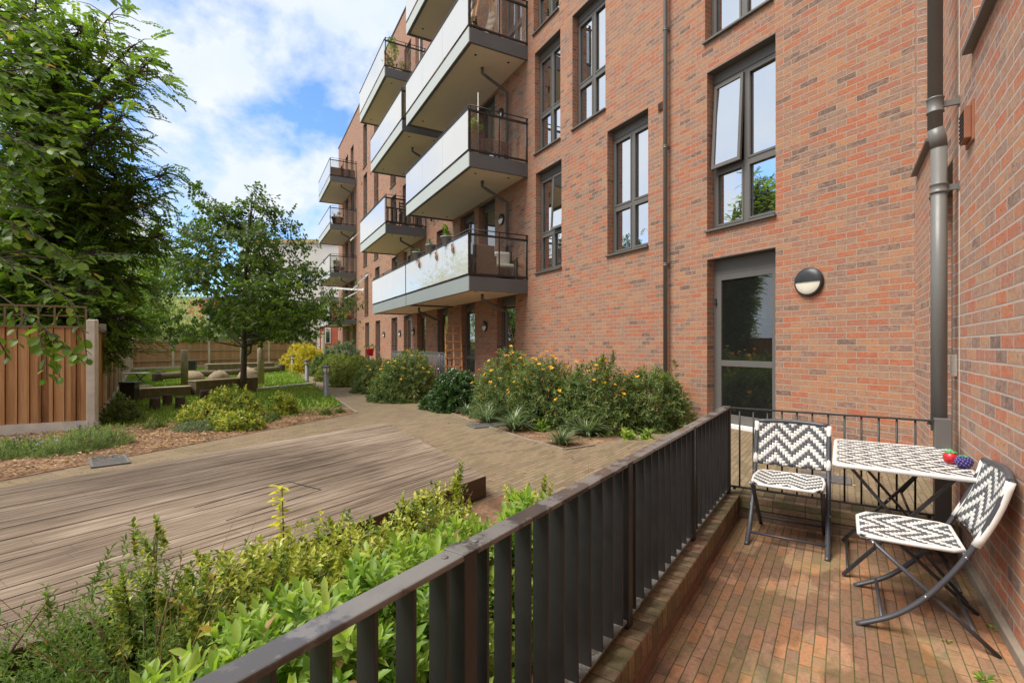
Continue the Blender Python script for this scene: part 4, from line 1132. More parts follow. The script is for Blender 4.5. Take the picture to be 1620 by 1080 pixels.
def armchair(fr, label, cush):
    t = thing('rattan_armchair', label, 'armchair', fr, 'rattan armchairs on the first floor balcony')
    MB().box(-.30, .30, -.30, -.24, .02, .86).build('backrest', M['rattan'], t, bevel=.02)
    MB().box(-.28, .28, -.24, .30, .12, .34).build('seat', M['rattan'], t, bevel=.015)
    for x in (-.32, .32):
        a = MB(); a.box(x-.03, x+.03, -.30, .32, .56, .60); a.box(x-.03, x+.03, .26, .32, .02, .56); a.box(x-.03, x+.03, -.30, -.24, .02, .56); a.build('armrest', M['rattan'], t, bevel=.01)
    if cush:
        MB().box(-.27, .27, -.22, .28, .345, .44).build('seat_cushion', M['cushion'], t, bevel=.03)
        c = MB(); c.obox((0, -.13, .62), Matrix.Rotation(math.radians(-22), 3, 'X'), .22, .06, .20); c.build('cushion', M['white'], t, bevel=.05)
armchair(fplace(7.35, 1.12, 2.90, math.radians(-90)), 'brown rattan armchair seen from behind through the balcony end glass', False)
armchair(fplace(7.40, .42, 2.90, math.radians(72)), 'rattan armchair with cream cushions nearer the wall on the balcony', True)
t = thing('balcony_table', 'table under a shiny brown plastic cover on the second floor balcony', 'table', fplace(7.6, .95, 5.92))
MB().box(-.35, .35, -.6, .55, .60, .64).build('tabletop', M['plastic'], t)
cv = MB(); cv.box(-.36, -.35, -.6, .2, .32, .60); cv.box(-.36, .36, -.62, -.61, .35, .60); cv.build('cover', M['plastic'], t)
for x in (-.3, .3):
    for y in (-.55, .5): MB().box(x-.025, x+.025, y-.025, y+.025, 0, .60).build('leg', M['rattan'], t)
def potted(fr, label, r=.14, ph=.24, fh=.45, leaf='bright', n=40, seed=1, pot='brownpot', ll=.11, lw=.05, cat='potted plant', group=None):
    t = thing('potted_plant', label, cat, fr, group)
    MB().lathe([(r*.75, 0), (r, ph*.9), (r*1.1, ph*.9), (r*1.1, ph), (r*.9, ph)], n=16).build('pot', M[pot], t)
    rng = np.random.default_rng(seed); p = rng.normal(0, r*.8, (n, 3)); p[:, 2] = ph + rng.random(n)*fh
    P, D, N, _ = rosettes(p, p*np.array([1, 1, .2]) + np.array([0, 0, .1]), 6, .08, (.6, 1.4), rng); leaf_mesh('foliage', L[leaf], t, P, D, N, ll, lw, T_FOLD)
    m_ = MB(); m_.tube([(0, 0, ph*.9), (.01, .01, ph+fh*.8)], .008, 5); m_.build('stem', M['stem'], t)
potted(fplace(7.35, 1.25, 6.56), 'leafy green plant in a pot on the covered balcony table', .10, .14, .30, 'bright', 30, 4)
t = thing('parasol_pole', 'thin pale pole standing on the second floor balcony', 'pole', fplace(7.25, 1.2, 5.92))
mb = MB(); mb.tube([(0, 0, 0), (0, 0, 1.75)], .012, 8); mb.lathe([(.16, 0), (.16, .04), (.03, .07)], n=14); mb.build('pole', M['wrap'], t)
t = thing('hanging_chair', 'wooden A-frame with a draped cream hammock seat on the third floor balcony', 'hanging chair', fplace(7.7, .8, 8.95))
for y in (-.45, .45):
    MB().bar((-.3, y*1.2, 0), (0, y*.2, 1.9), .05, .05).build('leg', M['orange_wood'], t); MB().bar((.3, y*1.2, 0), (0, y*.2, 1.9), .05, .05).build('leg', M['orange_wood'], t)
mb = MB()
for i in range(12):
    a0 = math.pi*i/12; a1 = math.pi*(i+1)/12
    for j in (0, 1):
        x = .0
    mb.add([(-.28*math.cos(a0)*.6, -.30*math.cos(a0), 1.5-.95*math.sin(a0)), (-.28*math.cos(a1)*.6, -.30*math.cos(a1), 1.5-.95*math.sin(a1)),
            (-.28*math.cos(a1)*.6+.32, -.22*math.cos(a1), 1.5-.75*math.sin(a1)), (-.28*math.cos(a0)*.6+.32, -.22*math.cos(a0), 1.5-.75*math.sin(a0))], [(0,1,2,3)], True)
sw = mb.build('sling_seat', M['cushion'], t); md = sw.modifiers.new('solid', 'SOLIDIFY'); md.thickness = .015
potted(fplace(7.3, 1.3, 8.95), 'slim leafy plant behind the end glass of the third floor balcony', .12, .2, .5, 'darkgloss', 18, 9)
# left stacks
def vine(fr, label, seed, h=1.2):
    t = thing('climbing_plant', label, 'plant', fr); rng = np.random.default_rng(seed)
    p = rng.normal(0, .13, (26, 3)); p[:, 2] = rng.random(26)*h + .1
    P, D, N, _ = rosettes(p, rng.normal(0, 1, (26, 3)), 3, .1, (.8, 1.5), rng); leaf_mesh('foliage', L['bright'], t, P, D, N, .17, .15, T_FOLD)
    MB().tube([(0, 0, 0), (.03, 0, h/2), (-.02, .02, h)], .01, 5).build('stem', M['stem'], t)
vine(fplace(15.25, 1.3, 12.05), 'big-leaved green climber behind the end glass of the topmost visible balcony', 5)
potted(fplace(15.3, .75, 12.05), 'low yellow-green plant on the topmost visible balcony beside the climber', .12, .2, .35, 'yellowgreen', 20, 6)
t = thing('timber_bar_stool', 'brown timber high chair on the middle left balcony', 'stool', fplace(15.5, .7, 5.92))
mb = MB().box(-.2, .2, -.2, .2, .66, .70); mb.build('seat', M['post'], t)
for x in (-.18, .18):
    for y in (-.18, .18): MB().box(x-.02, x+.02, y-.02, y+.02, 0, 1.15 if x > 0 else .66).build('leg', M['rattan'], t)
mb = MB()
for z in (.82, .94, 1.06): mb.box(.17, .20, -.16, .16, z, z+.06)
mb.build('backrest', M['rattan'], t)
mb = MB()
for i in range(9): mb.box(14.96, 14.985, .15+i*.17, .20+i*.17, 6.02, 6.62)
for z in (6.02, 6.56): mb.box(14.985, 15.0, .1, 1.58, z, z+.06)
tag(mb.build('slatted_screen', M['rattan'], None, MF), 'brown slatted timber screen inside the middle left balcony railing', 'screen')
mb = MB(); mb.box(29.08, 29.10, .08, 1.6, 12.07, 12.65)
tag(mb.build('reed_screen', M['rattan'], None, MF), 'brown reed screen tied inside the topmost balcony at the far end', 'screen')
potted(fplace(29.6, 1.1, 9.0), 'planted brown tub on the second highest balcony at the far end', .35, .55, .3, 'darkgloss', 20, 12, 'brownpot')
potted(fplace(29.5, .4, 2.9), 'coral red pot on the lowest balcony at the far end', .22, .3, .2, 'goldbush', 8, 13, 'red')
t = thing('lounge_chair', 'grey folding lounge chair on a far balcony above the lowest one', 'chair', fplace(29.7, .8, 5.92, .6))
MB().obox((0, 0, .35), Matrix.Rotation(.2, 3, 'Y'), .3, .25, .02).build('seat', M['pot'], t)
MB().obox((.32, 0, .62), Matrix.Rotation(-1.1, 3, 'Y'), .32, .25, .02).build('backrest', M['pot'], t)
for y in (-.22, .22): MB().bar((-.3, y, 0), (.3, y, .5), .03, .03).build('leg', M['black'], t)
potted(fplace(29.3, 1.2, 5.92), 'dark round potted shrub on a far balcony beside the lounge chair', .2, .4, .45, 'darkgloss', 26, 15, 'black')
t = thing('clothes_airer', 'white poles of a drying rack sticking out from a far first floor window', 'clothes airer', fplace(26.2, .1, 4.55))
mb = MB(); mb.bar((0, 0, 0), (2.2, 1.4, .25), .10, .10); mb.bar((0, 0, .1), (1.6, .9, -.45), .05, .05); mb.build('pole', M['white'], t)

# ground floor patio things
def low_fence(name, label, a, b, h, mat, n):
    t = thing(name, label, 'railing')
    mb = MB(); A = Vector((a[0], a[1], 0)); B = Vector((b[0], b[1], 0))
    mb.bar(A+Vector((0,0,h)), B+Vector((0,0,h)), .04, .03); mb.build('top_rail', mat, t)
    bb = MB()
    for i in range(n+1):
        p = A.lerp(B, i/n); bb.tube([(p.x, p.y, -.03), (p.x, p.y, h)], .012, 5)
    bb.build('bars', mat, t); return t
low_fence('patio_railing', 'low dark railing round the ground floor patio behind the bushes', F2(9.0, 1.45), F2(14.6, 1.45), 1.0, M['fascia'], 48)
t = thing('garden_trellis', 'orange wooden trellis panel leaning beside a ground floor door', 'trellis', fplace(9.5, .95, -.03, math.radians(-18)))
mb = MB(); m3 = Matrix.Rotation(math.radians(20), 3, 'Y')
for i in range(3): mb.bar(m3 @ Vector((0, -.24+.24*i, 0)), m3 @ Vector((0, -.24+.24*i, 2.0)), .04, .03)
mb.build('upright', M['orange_wood'], t)
mb = MB()
for i in range(8): mb.bar(m3 @ Vector((-.02, -.26, .12+.265*i)), m3 @ Vector((-.02, .26, .12+.265*i)), .045, .03)
mb.build('crossbar', M['orange_wood'], t)
t = thing('bicycle', 'dark bicycle parked by the wall behind the leaning trellis', 'bicycle', fplace(10.4, .8, -.03, .15))
for x in (-.5, .5):
    w_ = MB(); w_.tube([(x+.33*math.cos(a*math.pi/12), 0, .34+.33*math.sin(a*math.pi/12)) for a in range(25)], .018, 6, caps=False); wo = w_.build('wheel', M['black'], t)
    s_ = MB()
    for a in range(8): s_.tube([(x, 0, .34), (x+.32*math.cos(a*math.pi/4), 0, .34+.32*math.sin(a*math.pi/4))], .003, 4)
    s_.build('spokes', M['steel'], wo)
mb = MB()
for a, b in (((-.5,0,.34),(-.15,0,.36)), ((-.15,0,.36),(-.25,0,.82)), ((-.25,0,.78),(.32,0,.80)), ((-.15,0,.36),(.34,0,.72)), ((.5,0,.34),(.32,0,.95)), ((-.5,0,.34),(-.24,0,.76))): mb.tube([a, b], .016, 6)
mb.build('frame', M['black'], t); MB().box(-.36, -.14, -.06, .06, .84, .89).build('saddle', M['black'], t); MB().tube([(.30,-.25,1.0),(.33,0,.97),(.30,.25,1.0)], .012, 6).build('handlebar', M['black'], t)
t = thing('wire_arch', 'pale wire hoop frame in front of the parked bicycle', 'plant support', fplace(10.2, 1.2, -.03))
mb = MB()
for r in (.10, .19): mb.tube([(-r, 0, 0), (-r, 0, .8)] + [(-r*math.cos(a*math.pi/8), 0, .8+r*math.sin(a*math.pi/8)) for a in range(1, 8)] + [(r, 0, .8), (r, 0, 0)], .010, 5)
mb.build('hoop', M['pot'], t)
def stand(s_, w_, h, label):
    t = thing('plant_stand', label, 'plant stand', fplace(s_, w_, -.03))
    MB().lathe([(.2, h-.03), (.2, h)], n=16).build('top', M['black'], t)
    for a in range(3): MB().bar((.16*math.cos(a*2.1), .16*math.sin(a*2.1), 0), (.1*math.cos(a*2.1), .1*math.sin(a*2.1), h-.03), .02, .02).build('leg', M['black'], t)
stand(12.2, 1.0, .5, 'black three-legged stand under the dark potted plant on the patio')
stand(22.6, .55, .72, 'black three-legged stand under the red flower pot')
potted(fplace(12.2, 1.0, .47), 'yellow-green plant in a dark pot on the ground floor patio', .18, .25, .25, 'bright', 30, 21, 'black')
potted(fplace(22.6, .55, .69), 'red flower pot on a stand by a far ground floor doorway', .22, .36, .18, 'hyper', 12, 22, 'red')

# ================================================================== FENCES
def fence(name, label, A, B, bays, h, mat, gravel=.14, trellis=.0, rails=False, postw=.10, seed=1, post_h=None, start_post=True, end_post=True, endp=None, lat=.30, group=None):
    """x runs along the fence from A to B, y towards the viewer's side"""
    A = Vector((A[0], A[1], -.03)); B = Vector((B[0], B[1], -.03)); d = (B-A); Ln = d.length; d.normalize()
    y = Vector((-d.y, d.x, 0)); fr = frame(A, d, y)
    t = thing(name, label, 'fence', fr, group); ph = post_h or h + trellis
    bw = Ln/bays; rg = random.Random(seed)
    for i in range(bays+1):
        if (i == 0 and not start_post) or (i == bays and not end_post): continue
        MB().box(i*bw-postw/2, i*bw+postw/2, -.06, .06, -.1, ph+.02).build('post', M['concrete'], t, fr, bevel=.008)
    for i in range(bays):
        a = i*bw + postw/2+.002; b = (i+1)*bw-postw/2-.002
        MB().box(a, b, -.025, .025, -.1, gravel).build('gravel_board', M['concrete'], t, fr)
        mb = MB(); nb = max(1, int((b-a)/.118)); w_ = (b-a)/nb; MB().box(a, b, -.024, -.016, gravel+.004, h).build('gap_shade', M['stump'], t, fr)  # dark sheet added behind the boards, painting shadow lines into the gaps
        for j in range(nb):
            o = rg.uniform(-.003, .003)
            mb.add([(a+j*w_,-.012+o,gravel+.004),(a+(j+1)*w_-.007,-.012+o,gravel+.004),(a+(j+1)*w_-.007,.004+o,gravel+.004),(a+j*w_,.020+o,gravel+.004),
                    (a+j*w_,-.012+o,h),(a+(j+1)*w_-.007,-.012+o,h),(a+(j+1)*w_-.007,.004+o,h),(a+j*w_,.020+o,h)],
                   [(0,3,2,1),(4,5,6,7),(0,1,5,4),(1,2,6,5),(2,3,7,6),(3,0,4,7)])
        mb.build('panel', mat, t, fr)
        r_ = MB(); r_.box(a, b, -.03, .045, h+.001, h+.03)
        if rails:
            for z in (.42, .95, 1.42): r_.box(a, b, .021, .075, z, z+.07)
        r_.build('rail', M['post'] if rails else M['trellis'], t, fr)
        if trellis:
            tr = MB(); z0 = h+.031; z1_ = h+trellis
            tr.box(a, b, -.015, .015, z1_-.025, z1_)
            k = max(1, int(round((trellis-.05)/.11)))
            for q in range(1, k): z = z0+(z1_-z0)*q/k; tr.box(a, b, -.012, .0, z-.01, z+.01)
            m_ = int((b-a)/lat)*2
            for q in range(m_+1): x = a+.012+(b-a-.024)*q/m_; tr.box(x-.011, x+.011, .001, .013, z0, z1_-.026)
            tr.build('trellis', M['post'] if rails else M['trellis'], t, fr)
    return t
fv = Vector((-.879, -.476, 0))
nearB = fc + fv*5.6
fence('fence', 'near fence of upright orange-brown boards with trellis top, facing the deck', fc, nearB, 3, 1.50, M['fence'], .15, .32, seed=3, postw=.10, post_h=1.60)
fence('fence', 'side fence with pale concrete posts running away along the left of the lawn', fend, fc + Vector((-.18, .24, 0)), 11, 1.46, M['fence'], .14, .0, seed=5, post_h=1.62, rails=False)
q272 = Vector((-17.8, 25.9, 0)); q463 = Vector((-14.6, 32.9, 0)); fd = (q463-q272).normalized()
f0 = q272 - fd*1.93; f1 = q463 + fd*2.0
fence('fence', 'far fence of brown boards with pale posts and trellis, across the end of the lawn', f1, f0, 6, 1.42, M['fencefar'], .16, .26, rails=True, seed=7, postw=.12)
g0 = f1 + Vector((.15, .15, 0)); g1_ = F2(34.5, 1.4)
fence('fence', 'pale grey boarded gate section beside the far end of the building', Vector((g1_[0], g1_[1], 0)), g0 + Vector((.3, .1, 0)), 2, 1.7, M['trellis'], .1, .3, seed=8, postw=.3, post_h=2.2)

# ================================================================== PLAY AREA ON THE LAWN
def along(name, label, cat, a, b, w, z0, z1, mat, group=None, bevel=.01):
    A = Vector((a[0], a[1], (z0+z1)/2)); B = Vector((b[0], b[1], (z0+z1)/2)); mb = MB()
    c_ = (A+B)/2; d = (B-A); L_ = d.length; d.normalize(); fr = frame(Vector((c_.x, c_.y, 0)), d, Vector((-d.y, d.x, 0)))
    t = thing(name, label, cat, fr, group); mb.box(-L_/2, L_/2, -w/2, w/2, z0, z1-.03); mb.build('body', M['log'], t, bevel=bevel)
    MB().box(-L_/2-.01, L_/2+.01, -w/2-.01, w/2+.01, z1-.029, z1).build('top', M['post'], t, bevel=bevel)
def G0(px, py): v = gp(px, py); return (v.x, v.y)
SG = 'long low sleeper benches on the lawn'
along('sleeper_bench', 'low sleeper wall between the near black bin and the taller block', 'low wall', G0(192, 634), G0(300, 627), .30, -.05, .24, M['sleeper'], SG)
along('sleeper_bench', 'taller sleeper block wall directly behind the lawn tree', 'low wall', G0(304, 627), G0(402, 618), .32, -.05, .36, M['sleeper'], SG)
along('sleeper_bench', 'farthest pale sleeper wall, in front of the far fence', 'low wall', G0(326, 589), G0(432, 585), .4, -.05, .36, M['sleeper'], SG)
PG2 = 'upright round timber posts on the lawn'
for (px, py, h, lb) in ((292, 610, 1.08, 'upright pale timber post left of the lawn tree'), (412.5, 608, 1.13, 'upright pale timber post right of the lawn tree')):
    v = gp(px, py); t = tag(MB().lathe([(.10, -.05), (.10, h-.03), (.085, h)], (0, 0, 0), 16).build('timber_post', M['post'], None, loc((v.x, v.y, 0))), lb, 'post', PG2)
def logb(a, b, r, label, group='balance logs lying on the lawn'):
    A = Vector((a[0], a[1], r+.05)); B = Vector((b[0], b[1], r+.05)); d = (B-A).normalized(); c_ = (A+B)/2
    fr = frame(c_, d, Vector((-d.y, d.x, 0))); Lh = (B-A).length/2
    return tag(MB().tube([(-Lh, 0, 0), (-Lh*.3, 0, .01), (Lh*.4, 0, -.01), (Lh, 0, 0)], [r, r*.97, r*.95, r*.9], 14).build('balance_log', M['log'], None, fr), label, 'log', group)
logb(G0(252, 604), G0(388, 595), .12, 'long round balance log left of the lawn tree, behind the boulders')
logb(G0(394, 594), G0(440, 590), .12, 'shorter round balance log right of the lawn tree trunk')
logb(G0(386, 607), G0(411, 605), .10, 'short dark log piece by the right timber post')
def stump(px, py, r, h, label, g_='short dark stepping stumps in the grass'):
    v = gp(px, py); tag(MB().lathe([(r*1.05, -.05), (r, .02), (r, h-.015), (r*.93, h)], n=18).build('stump', M['stump'], None, loc((v.x, v.y, 0))), label, 'stump', g_)
stump(245, 648, .085, .20, 'short dark stump nearest the camera left of three in front of the sleeper wall')
stump(265, 641, .085, .20, 'short dark stump in the middle of the front three, set slightly back')
stump(285, 646, .085, .20, 'short dark stump right of the front three')
stump(323, 633, .09, .20, 'dark stump just left of the yellow-green shrub, against the taller sleeper wall')
stump(249, 604, .16, .26, 'dark log stub at the left end of the long balance log, nearer one', 'stubs at the ends of the balance logs')
stump(254, 599, .16, .26, 'dark log stub at the left end of the long balance log, farther one', 'stubs at the ends of the balance logs')
stump(445, 588, .16, .30, 'dark log stub at the right end of the shorter balance log', 'stubs at the ends of the balance logs')
def rock(px, py, rx, ry, rz, label, seed):
    v = gp(px, py); tag(MB().ellipsoid((0, 0, rz*.55), rx, ry, rz, 9, 6, .15, seed).build('boulder', M['rock'], None, loc((v.x, v.y, -.05), seed)), label, 'boulder', 'boulders between the logs')
rock(306, 604, .36, .3, .26, 'rounded tan boulder beside the left timber post', 3)
rock(346, 605, .46, .34, .28, 'wide tan boulder in the middle behind the sleeper block', 5)
rock(393, 602, .42, .34, .34, 'greyish boulder just behind the lawn tree trunk', 8)
rock(222, 614, .45, .2, .08, 'flat low stone on worn ground left of the boulders', 11)
def bin_(px, py, h, w_, label):
    v = gp(px, py); t = thing('litter_bin', label, 'bin', loc((v.x, v.y, GZ), .3), 'black bins on the lawn')
    mb = MB(); a, b = w_*.42, w_*.5
    mb.add([(-a,-a,0),(a,-a,0),(a,a,0),(-a,a,0),(-b,-b,h*.85),(b,-b,h*.85),(b,b,h*.85),(-b,b,h*.85)], [(0,3,2,1),(4,5,6,7),(0,1,5,4),(1,2,6,5),(2,3,7,6),(3,0,4,7)])
    mb.build('body', M['black'], t, bevel=.01); MB().box(-b*1.08, b*1.08, -b*1.08, b*1.08, h*.86, h).build('lid', M['black'], t, bevel=.02)
bin_(205, 637, .46, .28, 'near square black bin at the end of the low sleeper wall')
bin_(304, 587, .52, .34, 'far small black bin in front of the far fence')
v = gp(203, 607); t = thing('trestle_table', 'small pale folding trestle by the side fence', 'trestle', loc((v.x, v.y, GZ), .2))
MB().box(-.55, .55, -.18, .18, .33, .36).build('top', M['white'], t)
for x in (-.35, .35):
    for s_ in (-1, 1): MB().bar((x-s_*.15, 0, 0), (x+s_*.15, 0, .33), .025, .025).build('leg', M['black'], t)

# ------------------------------------------------------------------ bollard lights
def bollard(v, h, label):
    t = thing('bollard_light', label, 'bollard light', loc((v.x, v.y, GZ)), 'bollard lights along the path')
    MB().lathe([(.085, 0), (.085, .012), (.066, .014), (.066, h*.74)], n=22).build('post', M['bollard'], t)
    MB().lathe([(.055, h*.74), (.085, h*.93)], n=22).build('lens', M['lens'], t)
    r_ = MB()
    for a in range(4): r_.bar((.062*math.cos(a*1.57+.5), .062*math.sin(a*1.57+.5), h*.74), (.095*math.cos(a*1.57+.5), .095*math.sin(a*1.57+.5), h*.94), .016, .008)
    r_.build('rib', M['bollard'], t)
    MB().lathe([(.105, h*.94), (.108, h*.95), (.108, h*.985), (.04, h)], n=22).build('cap', M['bollard'], t)
bollard(gp(516, 627.5), .76, 'dark grey bollard light nearest the deck, at the path edge')
bollard(gp(485.5, 604), .76, 'dark grey bollard light in the middle of the row of three')
bollard(gp(463, 590), .80, 'dark grey bollard light farthest away, by the yellow shrub')

# ================================================================== BACKDROP BUILDINGS
def block(name, label, x0, x1, y0, y1, h, mat, wins, roofm=None, rz=0):
    t = thing(name, label, 'building', loc(((x0+x1)/2, (y0+y1)/2, 0), rz)); a, b = (x1-x0)/2, (y1-y0)/2
    MB().box(-a, a, -b, b, -.04, h).build('wall', mat, t); MB().box(-a-.15, a+.15, -b-.15, b+.15, h, h+.4).build('roof', roofm or M['frame'], t)
    for (x, z, w_, h_) in wins:
        o = MB().box(x-w_/2, x+w_/2, -b-.04, -b+.02, z, z+h_).build('window', M['white'], t); MB().box(x-w_/2+.08, x+w_/2-.08, -b-.06, -b-.045, z+.08, z+h_-.08).build('pane', M['glass_far'], o)
W4 = [(x, z, 1.2, 1.5) for x in (-9, -5.5, -2, 1.5, 5, 8.5) for z in (1.2, 4.2, 7.2)]
block('white_building', 'pale rendered block standing behind the far fence and the lawn tree', -27.5, -17.0, 50, 62, 11.5, M['render_white'], [(x, z, 1.1, 1.5) for x in (-3.5, -1, 1.5, 4.0) for z in (1.2, 4.2, 7.2)], M['tan_roof'])
block('red_building', 'low red-brick house beyond the far fence, right of the pale block', -17.5, -14.2, 45, 52, 5.2, M['render_red'], [(x, z, .5, 1.4) for x in (-.9, .3, 1.2) for z in (1.4, 3.2)])
block('red_terrace', 'orange-red brick houses seen low behind the far fence and trees', -46, -30, 55, 63, 6.2, M['render_red'], [(x, z, 1.2, 1.5) for x in (-6, -2.5, 1, 4.5) for z in (1.4, 4.0)])

# ================================================================== TREES
def branchy(t, name_mat, paths):
    mb = MB()
    for pts, r0, r1 in paths:
        n = len(pts); mb.tube(pts, [r0+(r1-r0)*i/(n-1) for i in range(n)], 7 if r0 > .02 else 5)
    return mb
def curve(a, b, sag, n=5, rg=random):
    a, b = Vector(a), Vector(b); m = (a+b)/2 + Vector(sag)
    return [a*(1-t)**2 + m*2*t*(1-t) + b*t*t for t in [i/(n-1) for i in range(n)]]

# lawn tree: field-maple like, upright leaders above a broad skirt
def lawn_tree():
    b = gp(384.7, 621); rng = np.random.default_rng(4); rg = random.Random(4)
    t = thing('tree', 'small round-crowned green tree standing alone on the lawn', 'tree', loc((b.x, b.y, GZ)))
    tr = MB(); trunk = [(0, 0, -.05), (.01, 0, .5), (.02, .02, 1.2), (-.02, .03, 1.9), (.05, 0, 2.8), (.12, -.03, 3.9), (.25, 0, 5.2)]
    tr.tube(trunk, [.10, .075, .066, .06, .048, .032, .012], 12)
    tr.tube([(.03, .02, .95), (.18, 0, 1.05), (.24, 0, 1.42)], [.032, .028, .022], 8)
    cl = []
    prof = [(1.85, 2.0), (2.15, 2.55), (2.6, 2.55), (3.15, 2.25), (3.7, 1.8), (4.25, 1.35), (4.7, .95)]
    for z, R_ in prof:
        k = int(6 + R_*8)
        for i in range(k):
            a = rg.uniform(0, 6.283); r = R_*math.sqrt(rg.uniform(.06, 1))*rg.uniform(.82, 1.06)
            cl.append((r*math.cos(a), r*math.sin(a), z + rg.uniform(-.28, .28) - .16*r, rg.uniform(.20, .36)))
    for (x, y, z, s) in ((.28, 0, 5.0, .22), (.34, .05, 5.35, .18), (.42, 0, 5.1, .2), (.6, 0, 4.75, .25), (.1, .1, 4.9, .25), (-1.1, .1, 4.55, .24), (-1.22, .1, 4.95, .17), (-1.25, .1, 5.3, .12), (-1.28, .1, 5.5, .08), (-1.0, 0, 4.2, .3), (-1.4, .2, 4.1, .3), (1.2, 0, 4.3, .25), (1.55, 0, 3.9, .25), (.9, 0, 4.6, .24)): cl.append((x, y, z, s))
    paths = []
    for i, (x, y, z, s) in enumerate(cl):
        if (i % 3 == 0 and math.hypot(x, y) < 2.0) or z > 4.4:
            zb = max(1.2, min(4.2, z - rg.uniform(-.1, .9) - .25*math.hypot(x, y)))
            f = (zb-1.2)/4
            paths.append((curve((.02+.2*max(0, f)**2, 0, zb), (x, y, z), (0, 0, -.12 if z < 2 else .1), 5), max(.008, .024*(1-.1*z)), .004))
    m_ = branchy(t, None, paths); tr.v_ = 0
    base = len(tr.v); tr.add(m_.v, m_.f, True); tr.build('trunk', M['bark'], t)
    P = []; A = []
    for x, y, z, s in cl:
        n = int(27*(s/.3)**1.5)+6; p = rng.normal(0, 1, (n, 3))*np.array([s, s, s*.62])*.75 + np.array([x, y, z])
        P.append(p); A.append((p-np.array([0, 0, 2.2]))*np.array([1, 1, .5]) + rng.normal(0, .6, p.shape))
    P = np.vstack(P); A = np.vstack(A)
    P2, D, N, idx = rosettes(P, A, 5, .10, (.7, 1.6), rng)
    D[:, 2] -= .25; rn = np.clip(rng.random(len(P))[idx]*.5 + rng.random(len(P2))*.5, 0, 1)
    sc = rng.uniform(.7, 1.2, len(P2))
    leaf_mesh('foliage', L['maple'], t, P2, D, N, .088*sc, .078*sc, T_QUAD, rn)
lawn_tree()

# feathery tree: sprays of small leaflets on long drooping boughs
def feather_tree(label, base, boughs, seed, sprays, leaf='feather', flen=.42, ll=.060, trunk_h=6, group=None, spread=.55):
    rng = np.random.default_rng(seed); rg = random.Random(seed)
    t = thing('tree', label, 'tree', loc((base[0], base[1], -.03)), group); B = Vector((base[0], base[1], -.03))
    mb = MB(); mb.tube([(0, 0, -.1), (.1, .05, trunk_h*.4), (0, .2, trunk_h*.75), (.1, 0, trunk_h)], [.26, .20, .14, .05], 10)
    pts = []; dirs = []
    for (e_, wgt) in boughs:
        e_ = Vector(e_) - B; z0 = min(trunk_h*.95, max(1.2, e_.z*.72)); s = Vector((0, .05, z0))
        cv = curve(s, e_, (0, 0, .10*(e_-s).length), 9); L_ = (e_-s).length
        mb.tube(cv, [.06*(1-i/8)+.008 for i in range(9)], 6)
        n = int(sprays*wgt)
        for i in range(n):
            q = rg.random()**.7; k = min(7, int(q*8)); p = cv[k].lerp(cv[k+1], q*8-k); dd = (cv[k+1]-cv[k]).normalized()
            w = spread*(1.1-.55*q)*(L_/3)**.5; cl_ = lambda m_, sg: m_ + max(-1.5, min(1.5, rg.gauss(0, 1)))*sg; off = Vector((cl_(0, w*.8), cl_(0, w*.8), cl_(-.10, w*.55)))
            pts.append(p+off); dirs.append(dd*.45 + Vector((off.x, off.y, 0)).normalized()*.5 + Vector((0, 0, -.22)) + Vector((rg.gauss(0, .5), rg.gauss(0, .5), rg.gauss(0, .3))))
            mb.tube([p, p.lerp(pts[-1], .6)+Vector((0,0,.05)), pts[-1]], [.010, .007, .004], 3, caps=False)
    mb.build('trunk', M['bark'], t)
    P = np.array(pts); D = nrm(np.array(dirs)); k = 9
    S = nrm(np.cross(D, rng.normal(0, .25, P.shape) + np.array([0, 0, 1]))); U = np.cross(S, D)
    q = (np.arange(k)+.5)/k
    PP = []; DD = []; NN = []; ids = []
    for sgn in (-1, 1):
        pos = P[:, None, :] + D[:, None, :]*(q[None, :, None]*flen) - U[:, None, :]*(q[None, :, None]**2*flen*.25)
        d = S[:, None, :]*sgn*.85 + D[:, None, :]*.6 + rng.normal(0, .12, pos.shape)
        PP.append(pos.reshape(-1, 3)); DD.append(d.reshape(-1, 3)); NN.append(np.repeat(U, k, axis=0)); ids.append(np.repeat(np.arange(len(P)), k))
    PP = np.vstack(PP); DD = np.vstack(DD); NN = np.vstack(NN); ids = np.concatenate(ids)
    tone = np.clip(rng.beta(2, 2.6, len(P)), 0, 1)[ids]; rn = np.clip(tone*.75 + rng.random(len(PP))*.25, 0, 1)
    sc = rng.uniform(.8, 1.25, len(PP))*(1.15-.4*np.abs(np.tile(np.tile(q, len(P)), 2)-.4))
    leaf_mesh('foliage', L[leaf], t, PP, DD, NN, ll*sc*1.2, ll*sc*.72, T_QUAD, rn)
bo = []
rgb_ = random.Random(21)
